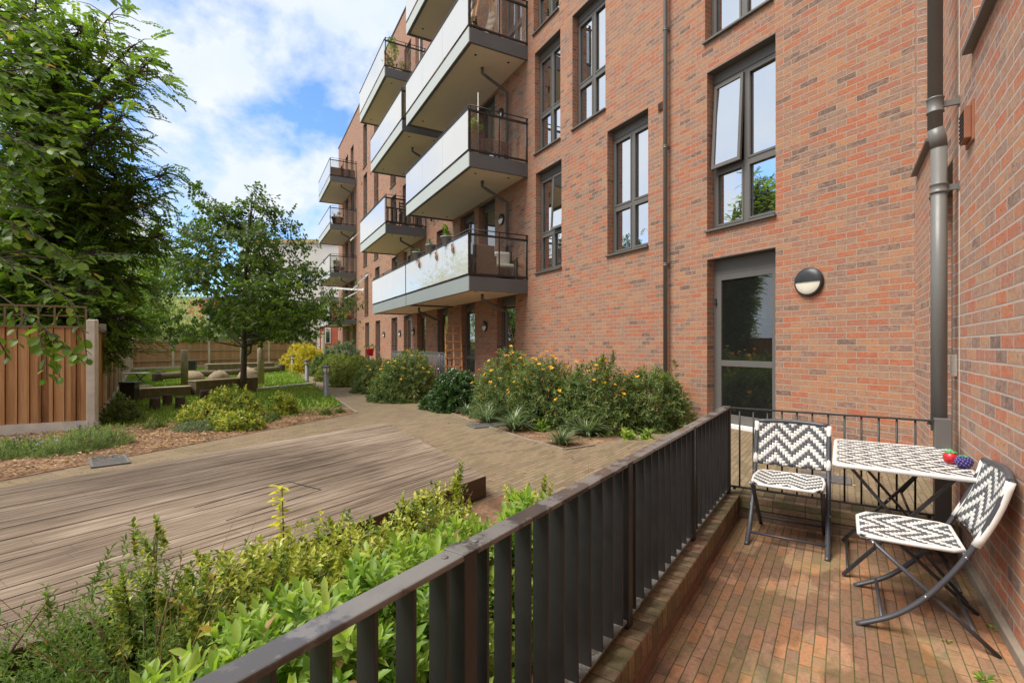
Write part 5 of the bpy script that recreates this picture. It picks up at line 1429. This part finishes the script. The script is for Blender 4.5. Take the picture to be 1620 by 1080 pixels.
for (px, py, Y, w) in ((240, 95, 8.0, .9), (213, 70, 8.4, .8), (178, 20, 8.4, 1.0), (128, 40, 8.2, 1.0), (183, 150, 8.2, 1.1), (193, 185, 8.0, .9), (148, 205, 8.2, 1.1), (98, 160, 8.2, 1.2), (88, 90, 8.0, 1.2), (58, -20, 8.2, 1.2), (38, 60, 8.0, 1.2), (8, 120, 8.2, 1.2), (-2, 10, 8.0, 1.2),
                       (150, 260, 8.6, 1.2), (215, 265, 9.0, 1.3), (265, 275, 9.2, 1.1), (245, 320, 9.4, 1.2), (180, 320, 9.0, 1.4), (110, 330, 9.0, 1.4), (50, 330, 9.0, 1.4), (40, 240, 8.8, 1.1), (255, 372, 9.6, 1.2), (215, 385, 9.4, 1.2), (160, 395, 9.0, 1.4), (100, 400, 9.2, 1.4), (40, 400, 9.2, 1.4), (-20, 380, 9.2, 1.2),
                       (205, 440, 9.3, 1.1), (222, 440, 9.6, .5), (165, 460, 9.0, 1.3), (110, 460, 9.4, 1.3), (50, 460, 9.4, 1.3), (0, 450, 9.4, 1.3), (190, 500, 9.2, 1.0), (215, 505, 9.4, .6), (160, 520, 9.0, 1.0), (200, 535, 9.2, .7), (175, 550, 9.0, .5), (130, 500, 9.6, 1.0), (60, 500, 10.0, 1.0), (10, 500, 10.0, 1.0)):
    bo.append((pw(px, py, Y), w))
feather_tree('large dark feathery-leaved tree overhanging the near fence on the left', (-9.4, 9.6), bo, 31, 120, trunk_h=6.6, flen=.36, ll=.062, spread=.50)
bo = [(pw(px, py, Y), 1.0) for (px, py, Y) in ((-40, 100, 13), (140, 300, 13.5), (60, 340, 13), (200, 360, 14), (140, 420, 14), (60, 440, 13), (0, 430, 13), (180, 470, 14), (100, 480, 13), (30, 490, 13), (-60, 430, 13), (80, 400, 12))]
feather_tree('second feathery tree filling the shade behind the big overhanging one', (-14.5, 14.0), bo, 37, 90, trunk_h=5, flen=.5, ll=.085, spread=.9)

def round_tree(label, base, R_, h, zc, leaf, n, ll, seed, group='background trees beyond the far fence', ncl=40, k=4, tmpl=T_QUAD, clr=.28):
    rng = np.random.default_rng(seed); rg = random.Random(seed)
    t = thing('tree', label, 'tree', loc((base[0], base[1], -.03)), group)
    mb = MB(); mb.tube([(0, 0, -.1), (.05, 0, zc*.5), (0, 0, zc)], [.05*R_+.06, .04*R_+.04, .03], 8)
    cen = []
    for i in range(ncl):
        d = nrm(rng.normal(size=3)); r = rng.random()**.4; cen.append((d[0]*R_*r, d[1]*R_*r, zc + d[2]*h*r))
    for c_ in cen[::2]: mb.tube(curve((0, 0, zc*.55), c_, (0, 0, .1), 4), [.03, .02, .012, .006], 4)
    mb.build('trunk', M['bark'], t)
    cen = np.array(cen); ci = rng.integers(0, ncl, n); P = cen[ci] + rng.normal(0, 1, (n, 3))*np.array([R_, R_, h*.8])*clr
    A = (P - np.array([0, 0, zc])) + rng.normal(0, .7, P.shape)*R_*.4
    P2, D, N, idx = rosettes(P, A, k, ll, (.6, 1.6), rng)
    rn = np.clip(rng.random(ncl)[ci][idx]*.4 + rng.random(len(P2))*.6, 0, 1)
    leaf_mesh('foliage', L[leaf], t, P2, D, N, ll*rng.uniform(.7, 1.3, len(P2)), ll*.7, tmpl, rn)
bgt = [(232, 33, 2.6, 3.2, 4.2, 'willow', 'tall pale silvery-green tree behind the far left corner of the fence'),
       (275, 40, 2.4, 2.4, 3.4, 'willow', 'pale loose tree behind the far fence left of the lawn tree'),
       (212, 27.5, 1.5, 2.2, 2.6, 'bright', 'sunlit bright green bush-like tree at the far left fence corner'),
       (150, 24, 3.4, 4.5, 4.2, 'feather', 'dark tree in shade beyond the side fence'),
       (60, 22, 3.4, 4.5, 4.4, 'feather', 'dark tree far left behind the side fence trees'),
       (265, 45, 2.2, 1.6, 2.4, 'greygreen', 'low grey-green tree behind the left part of the far fence'),
       (315, 46, 3.0, 1.5, 2.3, 'hyper', 'low dark tree behind the middle of the far fence'),
       (360, 47, 2.6, 1.3, 2.1, 'greygreen', 'grey-green low tree directly behind the lawn tree trunk'),
       (440, 44, 3.4, 1.7, 2.6, 'hyper', 'dark wide tree behind the far fence right of the lawn tree'),
       (405, 50, 3.0, 2.6, 3.6, 'maple', 'dark tree behind the lawn tree crown, far away'),
       (420, 38.5, 1.0, .7, 1.9, 'bright', 'small bright green shrub top showing above the far fence')]
for i, (px, Y, R_, h, zc, leaf, lb) in enumerate(bgt):
    round_tree(lb, ((px-CX)/FPX*Y, Y), R_, h, zc, leaf, 1500, .15 if Y > 30 else .13, 60+i, ncl=46, k=4)
# thin young tree behind the right timber post
round_tree('bright sunlit tree glimpsed behind the big feathery tree', ((236-CX)/FPX*29, 29), 2.0, 2.0, 6.0, 'bright', 1300, .15, 90, ncl=40, k=4)
v = gp(415, 589); t = thing('tree', 'thin bare-stemmed sapling in front of the far fence', 'tree', loc((v.x, v.y, -.03)))
MB().tube([(0,0,0),(.03,0,1.2),(.0,0,2.6)], [.05,.04,.02], 6).build('trunk', M['post'], t)

# lime boughs reaching in from a trunk just outside the frame, big round leaves
def lime_tree():
    B = Vector((-5.3, 3.3, -.03)); rng = np.random.default_rng(9); rg = random.Random(9)
    t = thing('tree', 'near tree with large round leaves hanging in from the left edge', 'tree', loc(B))
    mb = MB(); mb.tube([(0, 0, -.1), (.05, 0, 1.5), (0, .05, 3.4), (.05, 0, 5.6)], [.16, .13, .10, .04], 10)
    twigs = []
    def bough(pts, n_t, tl, Y=None, r=.014):
        P = [Vector(p)-B for p in pts]; s = Vector((0.03, 0.02, max(1.4, P[0].z*.85))); path = [s] + P
        # resample
        seg = []
        for a, b in zip(path[:-1], path[1:]):
            k = max(2, int((b-a).length/.08)); seg += [a.lerp(b, i/k) for i in range(k)]
        seg.append(path[-1]); m = len(seg)
        mb.tube(seg[::3]+[seg[-1]], [r*(1-.8*i/(len(seg[::3]))) for i in range(len(seg[::3])+1)], 6)
        i0 = int(m*.25)
        for i in range(n_t):
            k = rg.randrange(i0, m-1); p = seg[k]; d = (seg[min(k+3, m-1)]-seg[k-1]).normalized()
            e_ = p + d*tl*rg.uniform(.4, 1) + Vector((rg.gauss(0, tl*.45), rg.gauss(0, tl*.45), rg.gauss(-.05, tl*.4)))
            twigs.append((p, e_)); mb.tube([p, (p+e_)/2+Vector((0, 0, .015)), e_], [.004, .003, .0018], 4)
        twigs.append((seg[-6], seg[-1]))
    Yb = 3.6
    bough([pw(-60, 330, 3.6), pw(20, 350, 3.6), pw(80, 385, 3.6), pw(118, 412, 3.6), pw(122, 422, 3.6)], 11, .22)
    bough([pw(-60, 380, 3.5), pw(20, 420, 3.5), pw(80, 450, 3.5), pw(110, 475, 3.5), pw(130, 505, 3.5), pw(138, 570, 3.5)], 15, .22)
    bough([pw(60, 395, 3.8), pw(120, 410, 3.8), pw(150, 402, 3.8), pw(175, 400, 3.8), pw(215, 402, 3.8)], 7, .14)
    bough([pw(-40, 440, 3.4), pw(20, 480, 3.4), pw(60, 510, 3.4), pw(85, 535, 3.4), pw(125, 568, 3.4)], 13, .20)
    bough([pw(80, 400, 3.7), pw(130, 430, 3.7), pw(160, 455, 3.7), pw(185, 468, 3.7)], 8, .16)
    bough([pw(-60, 480, 3.5), pw(-10, 520, 3.5), pw(8, 560, 3.5), pw(14, 568, 3.5)], 3, .10)
    for (x0, y0, x1, y1, n_, Y) in ((-60, 40, 45, 20, 14, 3.8), (-60, 90, 60, 90, 14, 3.7), (-60, 140, 75, 150, 14, 3.9), (-60, 180, 90, 195, 15, 3.8), (-60, 220, 110, 222, 14, 3.7), (-60, 260, 85, 270, 13, 3.8), (-60, 0, 30, -30, 10, 3.8), (-60, 290, 50, 305, 9, 3.6), (-60, 60, 110, 55, 10, 4.2), (-60, -10, 90, 5, 12, 4.0), (-60, 20, 70, 60, 14, 3.5), (-60, 110, 40, 125, 14, 3.4), (-60, 160, 50, 175, 14, 3.5), (-60, 200, 70, 245, 14, 3.4), (-60, 240, 40, 290, 12, 3.5), (-60, 320, 70, 340, 10, 3.5), (-60, 130, 100, 110, 10, 4.0), (-60, 400, 40, 425, 9, 3.3)):
        bough([pw(x0, y0, Y), pw((x0+x1)/2, (y0+y1)/2-12, Y), pw(x1, y1, Y)], n_, .26)
    bough([pw(-60, -60, 4.0), pw(60, -60, 4.0), pw(150, -20, 4.0), pw(185, 5, 4.0), pw(212, 18, 4.0)], 7, .10, r=.01)
    mb.build('trunk', M['bark'], t)
    P = []; D = []; N = []
    for a, b in twigs:
        L_ = (b-a).length; k = max(3, int(L_/.032)); d = (b-a).normalized(); sd_ = d.cross(Vector((0, 0, 1))).normalized()
        for i in range(k):
            q = (i+.7)/k; p = a.lerp(b, q); s_ = 1 if i % 2 else -1
            P.append(p + sd_*s_*.006); dd = d*.55 + sd_*s_*.8 + Vector((0, 0, -.35)) + Vector((rg.gauss(0, .22), rg.gauss(0, .22), rg.gauss(0, .25))); D.append(dd)
            N.append(Vector((rg.gauss(.25, .4), rg.gauss(-.15, .4), 1)))
    P = np.array(P); sc = rng.uniform(.65, 1.2, len(P))
    leaf_mesh('foliage', L['lime'], t, P, np.array(D), np.array(N), .068*sc, .052*sc, T_ROUND, rng.random(len(P)))
lime_tree()

# ================================================================== SHRUBS ON THE RIGHT OF THE PATH
def at(px, Y): return Vector(((px-CX)/FPX*Y, Y, GZ))
RG = 'flowering shrubs along the brick wall'
kw = dict(leaf='hyper', k=8, Ll=.060, Lw=.024, tmpl=T_QUAD, group=RG, stem=.11, inner=.42, spikes=26, amp=.24, up=.12, spread=(.7, 1.5), flsize=.045)
shrub('flowering_shrub', 'flowering shrub nearest the terrace railing, beside the drainpipe', 'shrub', at(1030, 7.55), .62, .62, 1.05, n=1500, seed=1, flowers=14, **kw)
shrub('flowering_shrub', 'large flowering shrub second from the terrace railing', 'shrub', at(945, 7.45), .72, .68, 1.10, n=1900, seed=2, flowers=30, **kw)
shrub('flowering_shrub', 'flowering shrub with many orange blooms, middle of the brick wall row', 'shrub', at(868, 7.9), .70, .68, 1.18, n=1900, seed=3, flowers=60, **kw)
shrub('flowering_shrub', 'tall flowering shrub right behind the two strappy clumps, by the glossy bush', 'shrub', at(800, 8.7), .66, .70, 1.22, n=1700, seed=4, flowers=75, **kw)
shrub('glossy_bush', 'rounded dense glossy dark green bush between two flowering shrubs', 'bush', at(720, 9.5), .50, .50, .92, leaf='darkgloss', n=1100, k=9, Ll=.065, Lw=.032, tmpl=T_FOLD, seed=5, inner=.6, amp=.12, stem=.06)
shrub('glossy_bush', 'low bright leafy bush at the foot of the wide flowering shrub', 'bush', at(697, 9.75), .42, .36, .42, leaf='darkgloss', n=500, k=8, Ll=.085, Lw=.04, tmpl=T_FOLD, seed=6, stem=.08)
kw2 = dict(kw); kw2.update(Ll=.075, Lw=.032)
shrub('flowering_shrub', 'wide flowering shrub at the bend of the path', 'shrub', at(640, 11.3), .85, .85, 1.16, n=1900, seed=7, flowers=40, **kw2)
shrub('flowering_shrub', 'green flowering shrub left of the wide one, edging the path', 'shrub', at(592, 13.2), .62, .7, .95, n=1100, seed=8, flowers=6, **kw2)
shrub('leafy_shrub', 'yellow-green shrub along the path beyond the flowering ones', 'shrub', at(563, 15.3), .75, .8, .98, leaf='yellowgreen', n=1000, k=6, Ll=.10, Lw=.045, tmpl=T_QUAD, seed=9, group='green shrubs at the far end of the path')
shrub('leafy_shrub', 'yellow-green shrub second along the far end of the path', 'shrub', at(537, 17.6), .85, .9, 1.02, leaf='yellowgreen', n=1000, k=6, Ll=.11, Lw=.05, tmpl=T_QUAD, seed=10, group='green shrubs at the far end of the path')
shrub('leafy_shrub', 'taller grey-green shrub near the far balconies', 'shrub', at(541, 21.5), 1.1, 1.0, 1.45, leaf='greygreen', n=1000, k=6, Ll=.13, Lw=.06, tmpl=T_QUAD, seed=11, spikes=30)
shrub('leafy_shrub', 'dark green shrub between the yellow shrub and the path end', 'shrub', at(513, 20.2), .6, .6, .95, leaf='hyper', n=600, k=6, Ll=.12, Lw=.05, tmpl=T_QUAD, seed=12)
shrub('golden_shrub', 'bright golden-yellow shrub at the far bend of the path', 'shrub', at(490, 22.5), .85, .8, 1.35, leaf='goldbush', n=1100, k=6, Ll=.12, Lw=.055, tmpl=T_QUAD, seed=13, spikes=20, group='golden shrubs at the path end')
shrub('golden_shrub', 'smaller golden shrub on the left of the brightest one', 'shrub', at(474, 25.5), .85, .8, 1.3, leaf='goldbush', n=800, k=6, Ll=.13, Lw=.055, tmpl=T_QUAD, seed=14, group='golden shrubs at the path end')
shrub('rose_bush', 'loose climbing stems of a leafy plant against the drainpipe foot', 'shrub', tuple(at(1062, 8.0)), .22, .2, 1.0, leaf='hyper', n=160, k=6, Ll=.06, Lw=.022, tmpl=T_QUAD, seed=15, flowers=4, stems=5)

def strappy(px, py, r, h, n, label, seed, leaf='strap'):
    v = gp(px, py); t = thing('strappy_plant', label, 'plant', loc((v.x, v.y, GZ-.01)), 'strap-leaved clumps along the bed edge'); rng = np.random.default_rng(seed)
    a = rng.random(n)*6.283; tilt = rng.uniform(.1, .95, n)
    D = np.stack([np.cos(a)*np.sin(tilt), np.sin(a)*np.sin(tilt), np.cos(tilt)], 1)
    N = np.stack([-np.cos(a)*np.cos(tilt), -np.sin(a)*np.cos(tilt), np.sin(tilt)], 1)*1.0
    P = np.stack([np.cos(a)*.05*rng.random(n), np.sin(a)*.05*rng.random(n), np.zeros(n)], 1)
    leaf_mesh('foliage', L[leaf], t, P, D, N, h*.95*rng.uniform(.6, 1.1, n), .020, T_STRAP)
    MB().lathe([(.05, -.01), (.035, .05)], n=8).build('base', M['stem'], t)
for i, a in enumerate(((738, 655, .2, .34, 70, 'smallest strap-leaved clump, farthest along the bed edge by the glossy bush'), (770, 668, .25, .46, 110, 'strap-leaved clump behind the slotted drain grate, second from the far end'),
          (813, 681, .28, .44, 120, 'broad strap-leaved clump just right of the slotted drain grate'), (888, 703, .22, .36, 70, 'small strap-leaved clump at the nearest corner of the bed'), (927, 689, .3, .46, 100, 'strap-leaved clump tucked under the large flowering shrub'))):
    strappy(*a, seed=70+i)
for i, (px, py, lb) in enumerate(((993, 694, 'tiny bright green seedling at the bed edge beneath the flowering shrub'), (1022, 694, 'small leafy seedling beside the railing at the bed edge'), (857, 681, 'small green seedling on bare soil between strappy clumps'))):
    v = gp(px, py); shrub('seedling', lb, 'plant', v, .10, .10, .14, leaf='laurel' if i < 2 else 'bright', n=14, k=6, Ll=.075, Lw=.035, tmpl=T_LEAF, seed=80+i, stems=3, spikes=0)

# ================================================================== LEFT BED
EG = 'yellow-green variegated shrubs in the left bed'
ek = dict(leaf='euon', k=6, Ll=.055, Lw=.030, tmpl=T_FOLD, group=EG, stem=.07)
shrub('variegated_shrub', 'largest yellow-green variegated shrub, at the foot of the lawn tree', 'shrub', at(368, 8.45), .50, .42, .58, n=800, seed=20, spikes=25, **ek)
shrub('variegated_shrub', 'yellow-green variegated shrub on the left of the largest one', 'shrub', at(322, 8.1), .40, .34, .36, n=550, seed=21, **ek)
shrub('variegated_shrub', 'low variegated shrub nearest the deck edge', 'shrub', at(378, 7.35), .42, .30, .30, n=600, seed=22, **ek)
shrub('variegated_shrub', 'small separate variegated shrub right of the largest one', 'shrub', at(448, 8.9), .26, .24, .46, n=320, seed=23, spikes=10, **ek)
shrub('grey_ground_cover', 'low grey-green spreading plant in front of the variegated shrubs', 'plant', at(318, 7.3), .45, .30, .16, leaf='greygreen', n=420, k=6, Ll=.04, Lw=.02, tmpl=T_QUAD, seed=24)
shrub('dark_bush', 'dark loose bush against the side fence behind the near fence corner', 'bush', at(192, 8.0), .30, .30, .42, leaf='hyper', n=500, k=6, Ll=.045, Lw=.024, tmpl=T_FOLD, seed=25, spikes=25)
for i, (px, Y, lb, r, h) in enumerate(((244, 7.4, 'small green tuft on the leaf-covered soil left of the grey plant', .16, .14), (432, 8.2, 'small dark tuft below the separate variegated shrub', .12, .16), (516, 8.8, 'pair-like small green tuft near the bollard, left one', .10, .12), (537, 9.1, 'small green tuft at the corner of the left bed by the path', .10, .10),
      (228, 8.0, 'yellowish low weed patch beside the dark bush', .25, .10), (420, 7.9, 'low dull weed between variegated shrubs and path', .14, .12))):
    shrub('small_plant', lb, 'plant', at(px, Y), r, r, h, leaf='hyper' if i != 4 else 'yellowgreen', n=70, k=6, Ll=.045, Lw=.02, tmpl=T_QUAD, seed=30+i, group='small tufts in the left bed', stems=3)
lk_ = dict(leaf='lavender', k=9, Ll=.05, Lw=.007, tmpl=T_QUAD, group='lavender mounds by the near fence', stem=.10, inner=.3, amp=.3, up=1.4, spread=(.25, 1.1), stems=6, flmat='lav_fl', flsize=.022)
L['lav_fl'] = m_leaf('lav_fl', [(.20, .16, .36), (.30, .24, .48)], .7, .2)
shrub('lavender', 'bushy lavender mound in the left bed beside the grey grate', 'lavender', at(128, 5.9), .58, .30, .24, n=1100, seed=41, rz=RF-.9, flowers=26, spikes=70, **lk_)
shrub('lavender', 'lavender mound at the left edge of the picture below the fence', 'lavender', at(10, 5.5), .40, .26, .22, n=650, seed=42, rz=RF-.9, flowers=14, spikes=40, **lk_)
shrub('lavender', 'faint purple lavender right under the corner post of the near fence', 'lavender', at(142, 6.7), .30, .14, .20, n=120, seed=43, rz=RF-.9, flowers=20, spikes=20, **lk_)

# leaf litter, lawn grass
def in_poly(x, y, poly):
    c = np.zeros(len(x), bool); j = len(poly)-1
    for i in range(len(poly)):
        xi, yi = poly[i][0], poly[i][1]; xj, yj = poly[j][0], poly[j][1]
        c ^= ((yi > y) != (yj > y)) & (x < (xj-xi)*(y-yi)/(yj-yi+1e-12)+xi); j = i
    return c
def scatter(poly, n, seed, ymax=None):
    rng = np.random.default_rng(seed); xs = [p[0] for p in poly]; ys = [p[1] for p in poly]; out = []
    lo = min(ys); hi = max(ys) if ymax is None else ymax
    x = rng.uniform(min(xs), max(xs), n*3); y = lo + (hi-lo)*rng.random(n*3); m = in_poly(x, y, poly); return x[m][:n], y[m][:n], rng
x, y, rng = scatter([(-2.9,9.0),(-4.72,4.5),(-6.5,4.2),(-7.4,6.5),(-6.1,7.3),(-5.5,8.3),(-4.1,9.5)], 6500, 51)
n = len(x)
leaf_mesh('leaf_litter', L['litter'], None, np.stack([x, y, GZ+.012+rng.random(n)*.015], 1), np.stack([rng.normal(size=n), rng.normal(size=n), rng.normal(0, .2, n)], 1), np.tile([0, 0, 1.0], (n, 1))+rng.normal(0, .25, (n, 3)), rng.uniform(.02, .06, n), rng.uniform(.012, .035, n), T_QUAD, kind='stuff')
x, y, rng = scatter([p[:2] for p in bedR], 7000, 52, 16); n = len(x)
leaf_mesh('leaf_litter', L['litter'], None, np.stack([x, y, GZ+.004+rng.random(n)*.012], 1), np.stack([rng.normal(size=n), rng.normal(size=n), rng.normal(0, .2, n)], 1), np.tile([0, 0, 1.0], (n, 1))+rng.normal(0, .25, (n, 3)), rng.uniform(.02, .05, n), rng.uniform(.012, .03, n), T_QUAD, kind='stuff')
x, y, rng = scatter([p[:2] for p in yard and [(MT @ Vector((q[0], q[1], 0)))[:2] for q in yard]], 260, 53, 12); n = len(x)
leaf_mesh('fallen_leaves', L['litter'], None, np.stack([x, y, np.full(n, GZ+.008)], 1), np.stack([rng.normal(size=n), rng.normal(size=n), np.zeros(n)], 1), np.tile([0, 0, 1.0], (n, 1))+rng.normal(0, .2, (n, 3)), rng.uniform(.02, .045, n), rng.uniform(.012, .03, n), T_QUAD, kind='stuff')
# blades: denser near the front of the lawn
x, y, rng = scatter(lawn, 52000, 54)
near = rng.random(len(x)) < np.clip(14/np.maximum(y, 8), .25, 1); x, y = x[near], y[near]; n = len(x)
patch = np.sin(x*1.7+y*.6)*np.sin(y*1.1-x*.5)
D = np.stack([rng.normal(0, .35, n), rng.normal(0, .35, n), np.ones(n)], 1)
leaf_mesh('grass', L['blade'], None, np.stack([x, y, np.full(n, GZ)], 1), D, rng.normal(0, 1, (n, 3)), rng.uniform(.05, .11, n), .016+.0008*y, T_BLADE, np.clip(.5+.3*patch+rng.normal(0, .2, n), 0, 1), kind='stuff')
x, y, rng = scatter([(-4.6,7.6),(-6.0,7.4),(-5.5,8.35),(-4.1,9.6),(-3.2,9.6),(-3.4,8.9)], 900, 55); n = len(x)
leaf_mesh('grass', L['blade'], None, np.stack([x, y, np.full(n, GZ)], 1), np.stack([rng.normal(0, .4, n), rng.normal(0, .4, n), np.ones(n)], 1), rng.normal(0, 1, (n, 3)), rng.uniform(.04, .09, n), .02, T_BLADE, kind='stuff')

# ================================================================== PLANTING BETWEEN RAILING AND DECK
LG = 'broad-leaved shrubs behind the railing'
lk = dict(leaf='laurel', k=11, Ll=.058, Lw=.025, tmpl=T_LEAF, group=LG, stem=.07, inner=.25, spread=(.35, 1.45), amp=.18, up=1.0)
def hp(u, p): v = MT @ Vector((u, p, GZ)); return v
shrub('laurel_shrub', 'broad-leaved green shrub farthest along the railing, by the dry stems', 'shrub', hp(1.98, 1.17), .24, .26, .58, n=304, seed=91, rz=RZ, **lk)
shrub('laurel_shrub', 'broad-leaved shrub in the middle of the strip behind the railing', 'shrub', hp(1.62, 1.30), .34, .34, .58, n=528, seed=92, rz=RZ, **lk)
shrub('laurel_shrub', 'bright broad-leaved shrub beside the large railing post', 'shrub', hp(1.22, 1.25), .36, .34, .60, n=608, seed=93, rz=RZ, **lk)
shrub('laurel_shrub', 'broad-leaved shrub seen through the nearest upright fins', 'shrub', hp(.85, 1.30), .36, .38, .58, n=608, seed=94, rz=RZ, **lk)
shrub('laurel_shrub', 'broad-leaved shrub along the bottom edge of the picture beside the rail', 'shrub', hp(.42, 1.25), .36, .34, .54, n=528, seed=95, rz=RZ, **lk)
vk = dict(leaf='euon', k=7, Ll=.030, Lw=.018, tmpl=T_FOLD, group='variegated shrubs beside the deck', stem=.055, inner=.3, amp=.30, up=.7, spikes=34)
shrub('variegated_shrub', 'yellow-green small-leaved shrub with upright shoots nearest the deck corner', 'shrub', hp(1.98, 1.82), .30, .32, .54, n=900, seed=101, rz=RZ, **vk)
shrub('variegated_shrub', 'yellow-edged small-leaved shrub around the tall yellow spire', 'shrub', hp(1.52, 1.92), .40, .38, .46, n=1300, seed=102, rz=RZ, **vk)
shrub('variegated_shrub', 'yellow-flecked small-leaved shrub overlapping the deck edge on the left', 'shrub', hp(1.08, 1.98), .38, .40, .46, n=1150, seed=103, rz=RZ, **vk)
shrub('variegated_shrub', 'small-leaved yellow shrub tips rising right of the deck corner', 'shrub', hp(2.22, 1.36), .18, .18, .56, n=200, seed=104, rz=RZ, **vk)
shrub('variegated_shrub', 'low yellow-leaved tuft with a tall shoot above the wispy plants', 'shrub', hp(.78, 2.20), .16, .18, .50, n=170, seed=105, rz=RZ, **vk)
hk = dict(leaf='herb', k=6, Ll=.030, Lw=.008, tmpl=T_FOLD, group='wispy fine-leaved plants at the near left', stem=.10, inner=.2, amp=.35, up=1.0, spikes=50)
shrub('wispy_plant', 'fine-leaved wispy green plant left of the yellow-flecked shrub', 'plant', hp(.72, 2.05), .38, .44, .46, n=1400, seed=111, rz=RZ, **hk)
shrub('wispy_plant', 'fine-leaved wispy plant at the bottom left corner of the picture', 'plant', hp(.28, 2.35), .44, .40, .38, n=1300, seed=112, rz=RZ, **hk)
shrub('wispy_plant', 'fine-leaved green plant between the wispy ones and the rail at the bottom', 'plant', hp(.35, 1.80), .36, .34, .42, n=1000, seed=113, rz=RZ, **hk)
shrub('low_shrub', 'low dull green shrub between the deck side and the broad-leaved shrubs', 'shrub', hp(2.55, 1.55), .40, .30, .16, leaf='hyper', n=300, k=7, Ll=.04, Lw=.02, tmpl=T_FOLD, seed=114, rz=RZ)
# tall yellow spire
t = thing('yellow_spire', 'tall bright yellow leafy shoot standing above the shrubs', 'plant', loc(pw(446, 905, 2.30)[:2] + (GZ,)))
zt2 = pw(446, 768, 2.30).z - GZ; rng = np.random.default_rng(120); n = 56
z = np.linspace(zt2*.45, zt2, n); P = np.stack([.01*np.sin(z*9), .01*np.cos(z*8), z], 1); a = rng.random(n)*6.28
leaf_mesh('foliage', L['spire'], t, P, np.stack([np.cos(a), np.sin(a), rng.uniform(-.1, .5, n)], 1), np.tile([0, 0, 1.0], (n, 1)), rng.uniform(.035, .058, n), .030, T_LEAF)
MB().tube([(0, 0, 0), (.01, 0, zt2*.5), (0, 0, zt2)], [.006, .004, .002], 6).build('stem', M['stem'], t)
def grasses(label, pos, n, h, seed, leaf='dry', w=.004, spread_=.5, nm='dry_grass'):
    rng = np.random.default_rng(seed); t = thing(nm, label, 'plant', loc(pos)); mb = MB()
    for i in range(n):
        a = rng.random()*6.28; s_ = spread_*rng.random(); b = Vector((.08*math.cos(a), .08*math.sin(a), 0)); hh = h*rng.uniform(.6, 1)
        e_ = Vector((s_*math.cos(a)*h*1.3, s_*math.sin(a)*h*1.3, hh)); mb.tube([b, (b+e_)/2+Vector((0, 0, .08*h)), e_], [w*.5, w*.4, w*.2], 4)
    mb.build('stem', M['dry_stem'], t)
grasses('dry leafless stems sticking up beside the railing over the paving', hp(2.45, 1.15), 16, .62, 131)
grasses('brown dead twigs against the side of the deck', hp(2.55, 2.22), 30, .22, 132, spread_=1.1)
grasses('long thin grass stems rising from the wispy plants at the left', hp(.7, 1.9), 22, .62, 133, spread_=.6)
# weeds between the terrace bricks
def weed(px, py, n, s_, label, seed):
    v = gp(px, py, FZ); t = thing('weed', label, 'weed', loc((v.x, v.y, FZ)), 'small weeds on the terrace floor'); rng = np.random.default_rng(seed)
    a = rng.random(n)*6.28; D = np.stack([np.cos(a), np.sin(a), rng.uniform(.1, .9, n)], 1); P = np.stack([.01*np.cos(a), .01*np.sin(a), np.zeros(n)+.004], 1)
    leaf_mesh('foliage', L['laurel'], t, P, D, np.tile([0, 0, 1.0], (n, 1)), s_*rng.uniform(.6, 1.1, n), s_*.45, T_LEAF)
    MB().lathe([(.004, 0), (.002, .012)], n=6).build('stem', M['stem'], t)
weed(1558, 1076, 12, .045, 'largest bright weed on the terrace floor at the bottom right', 141)
weed(1571, 995, 8, .03, 'small weed at the foot of the right wall', 142)
weed(1497, 1014, 6, .02, 'tiny weed in a joint between the chair legs', 143)
weed(1608, 1020, 8, .03, 'small weed at the very right under the wall', 144)
x = RNG.uniform(-1.0, 4.3, 70); p_ = RNG.uniform(-.66, .68, 70)
vv = np.array([list(MT @ Vector((a, b, FZ+.004))) for a, b in zip(x, p_)])
leaf_mesh('debris', L['litter'], None, vv, RNG.normal(0, 1, (70, 3))*np.array([1, 1, .1]), np.tile([0, 0, 1.0], (70, 1)), RNG.uniform(.005, .016, 70), .006, T_QUAD, kind='stuff')
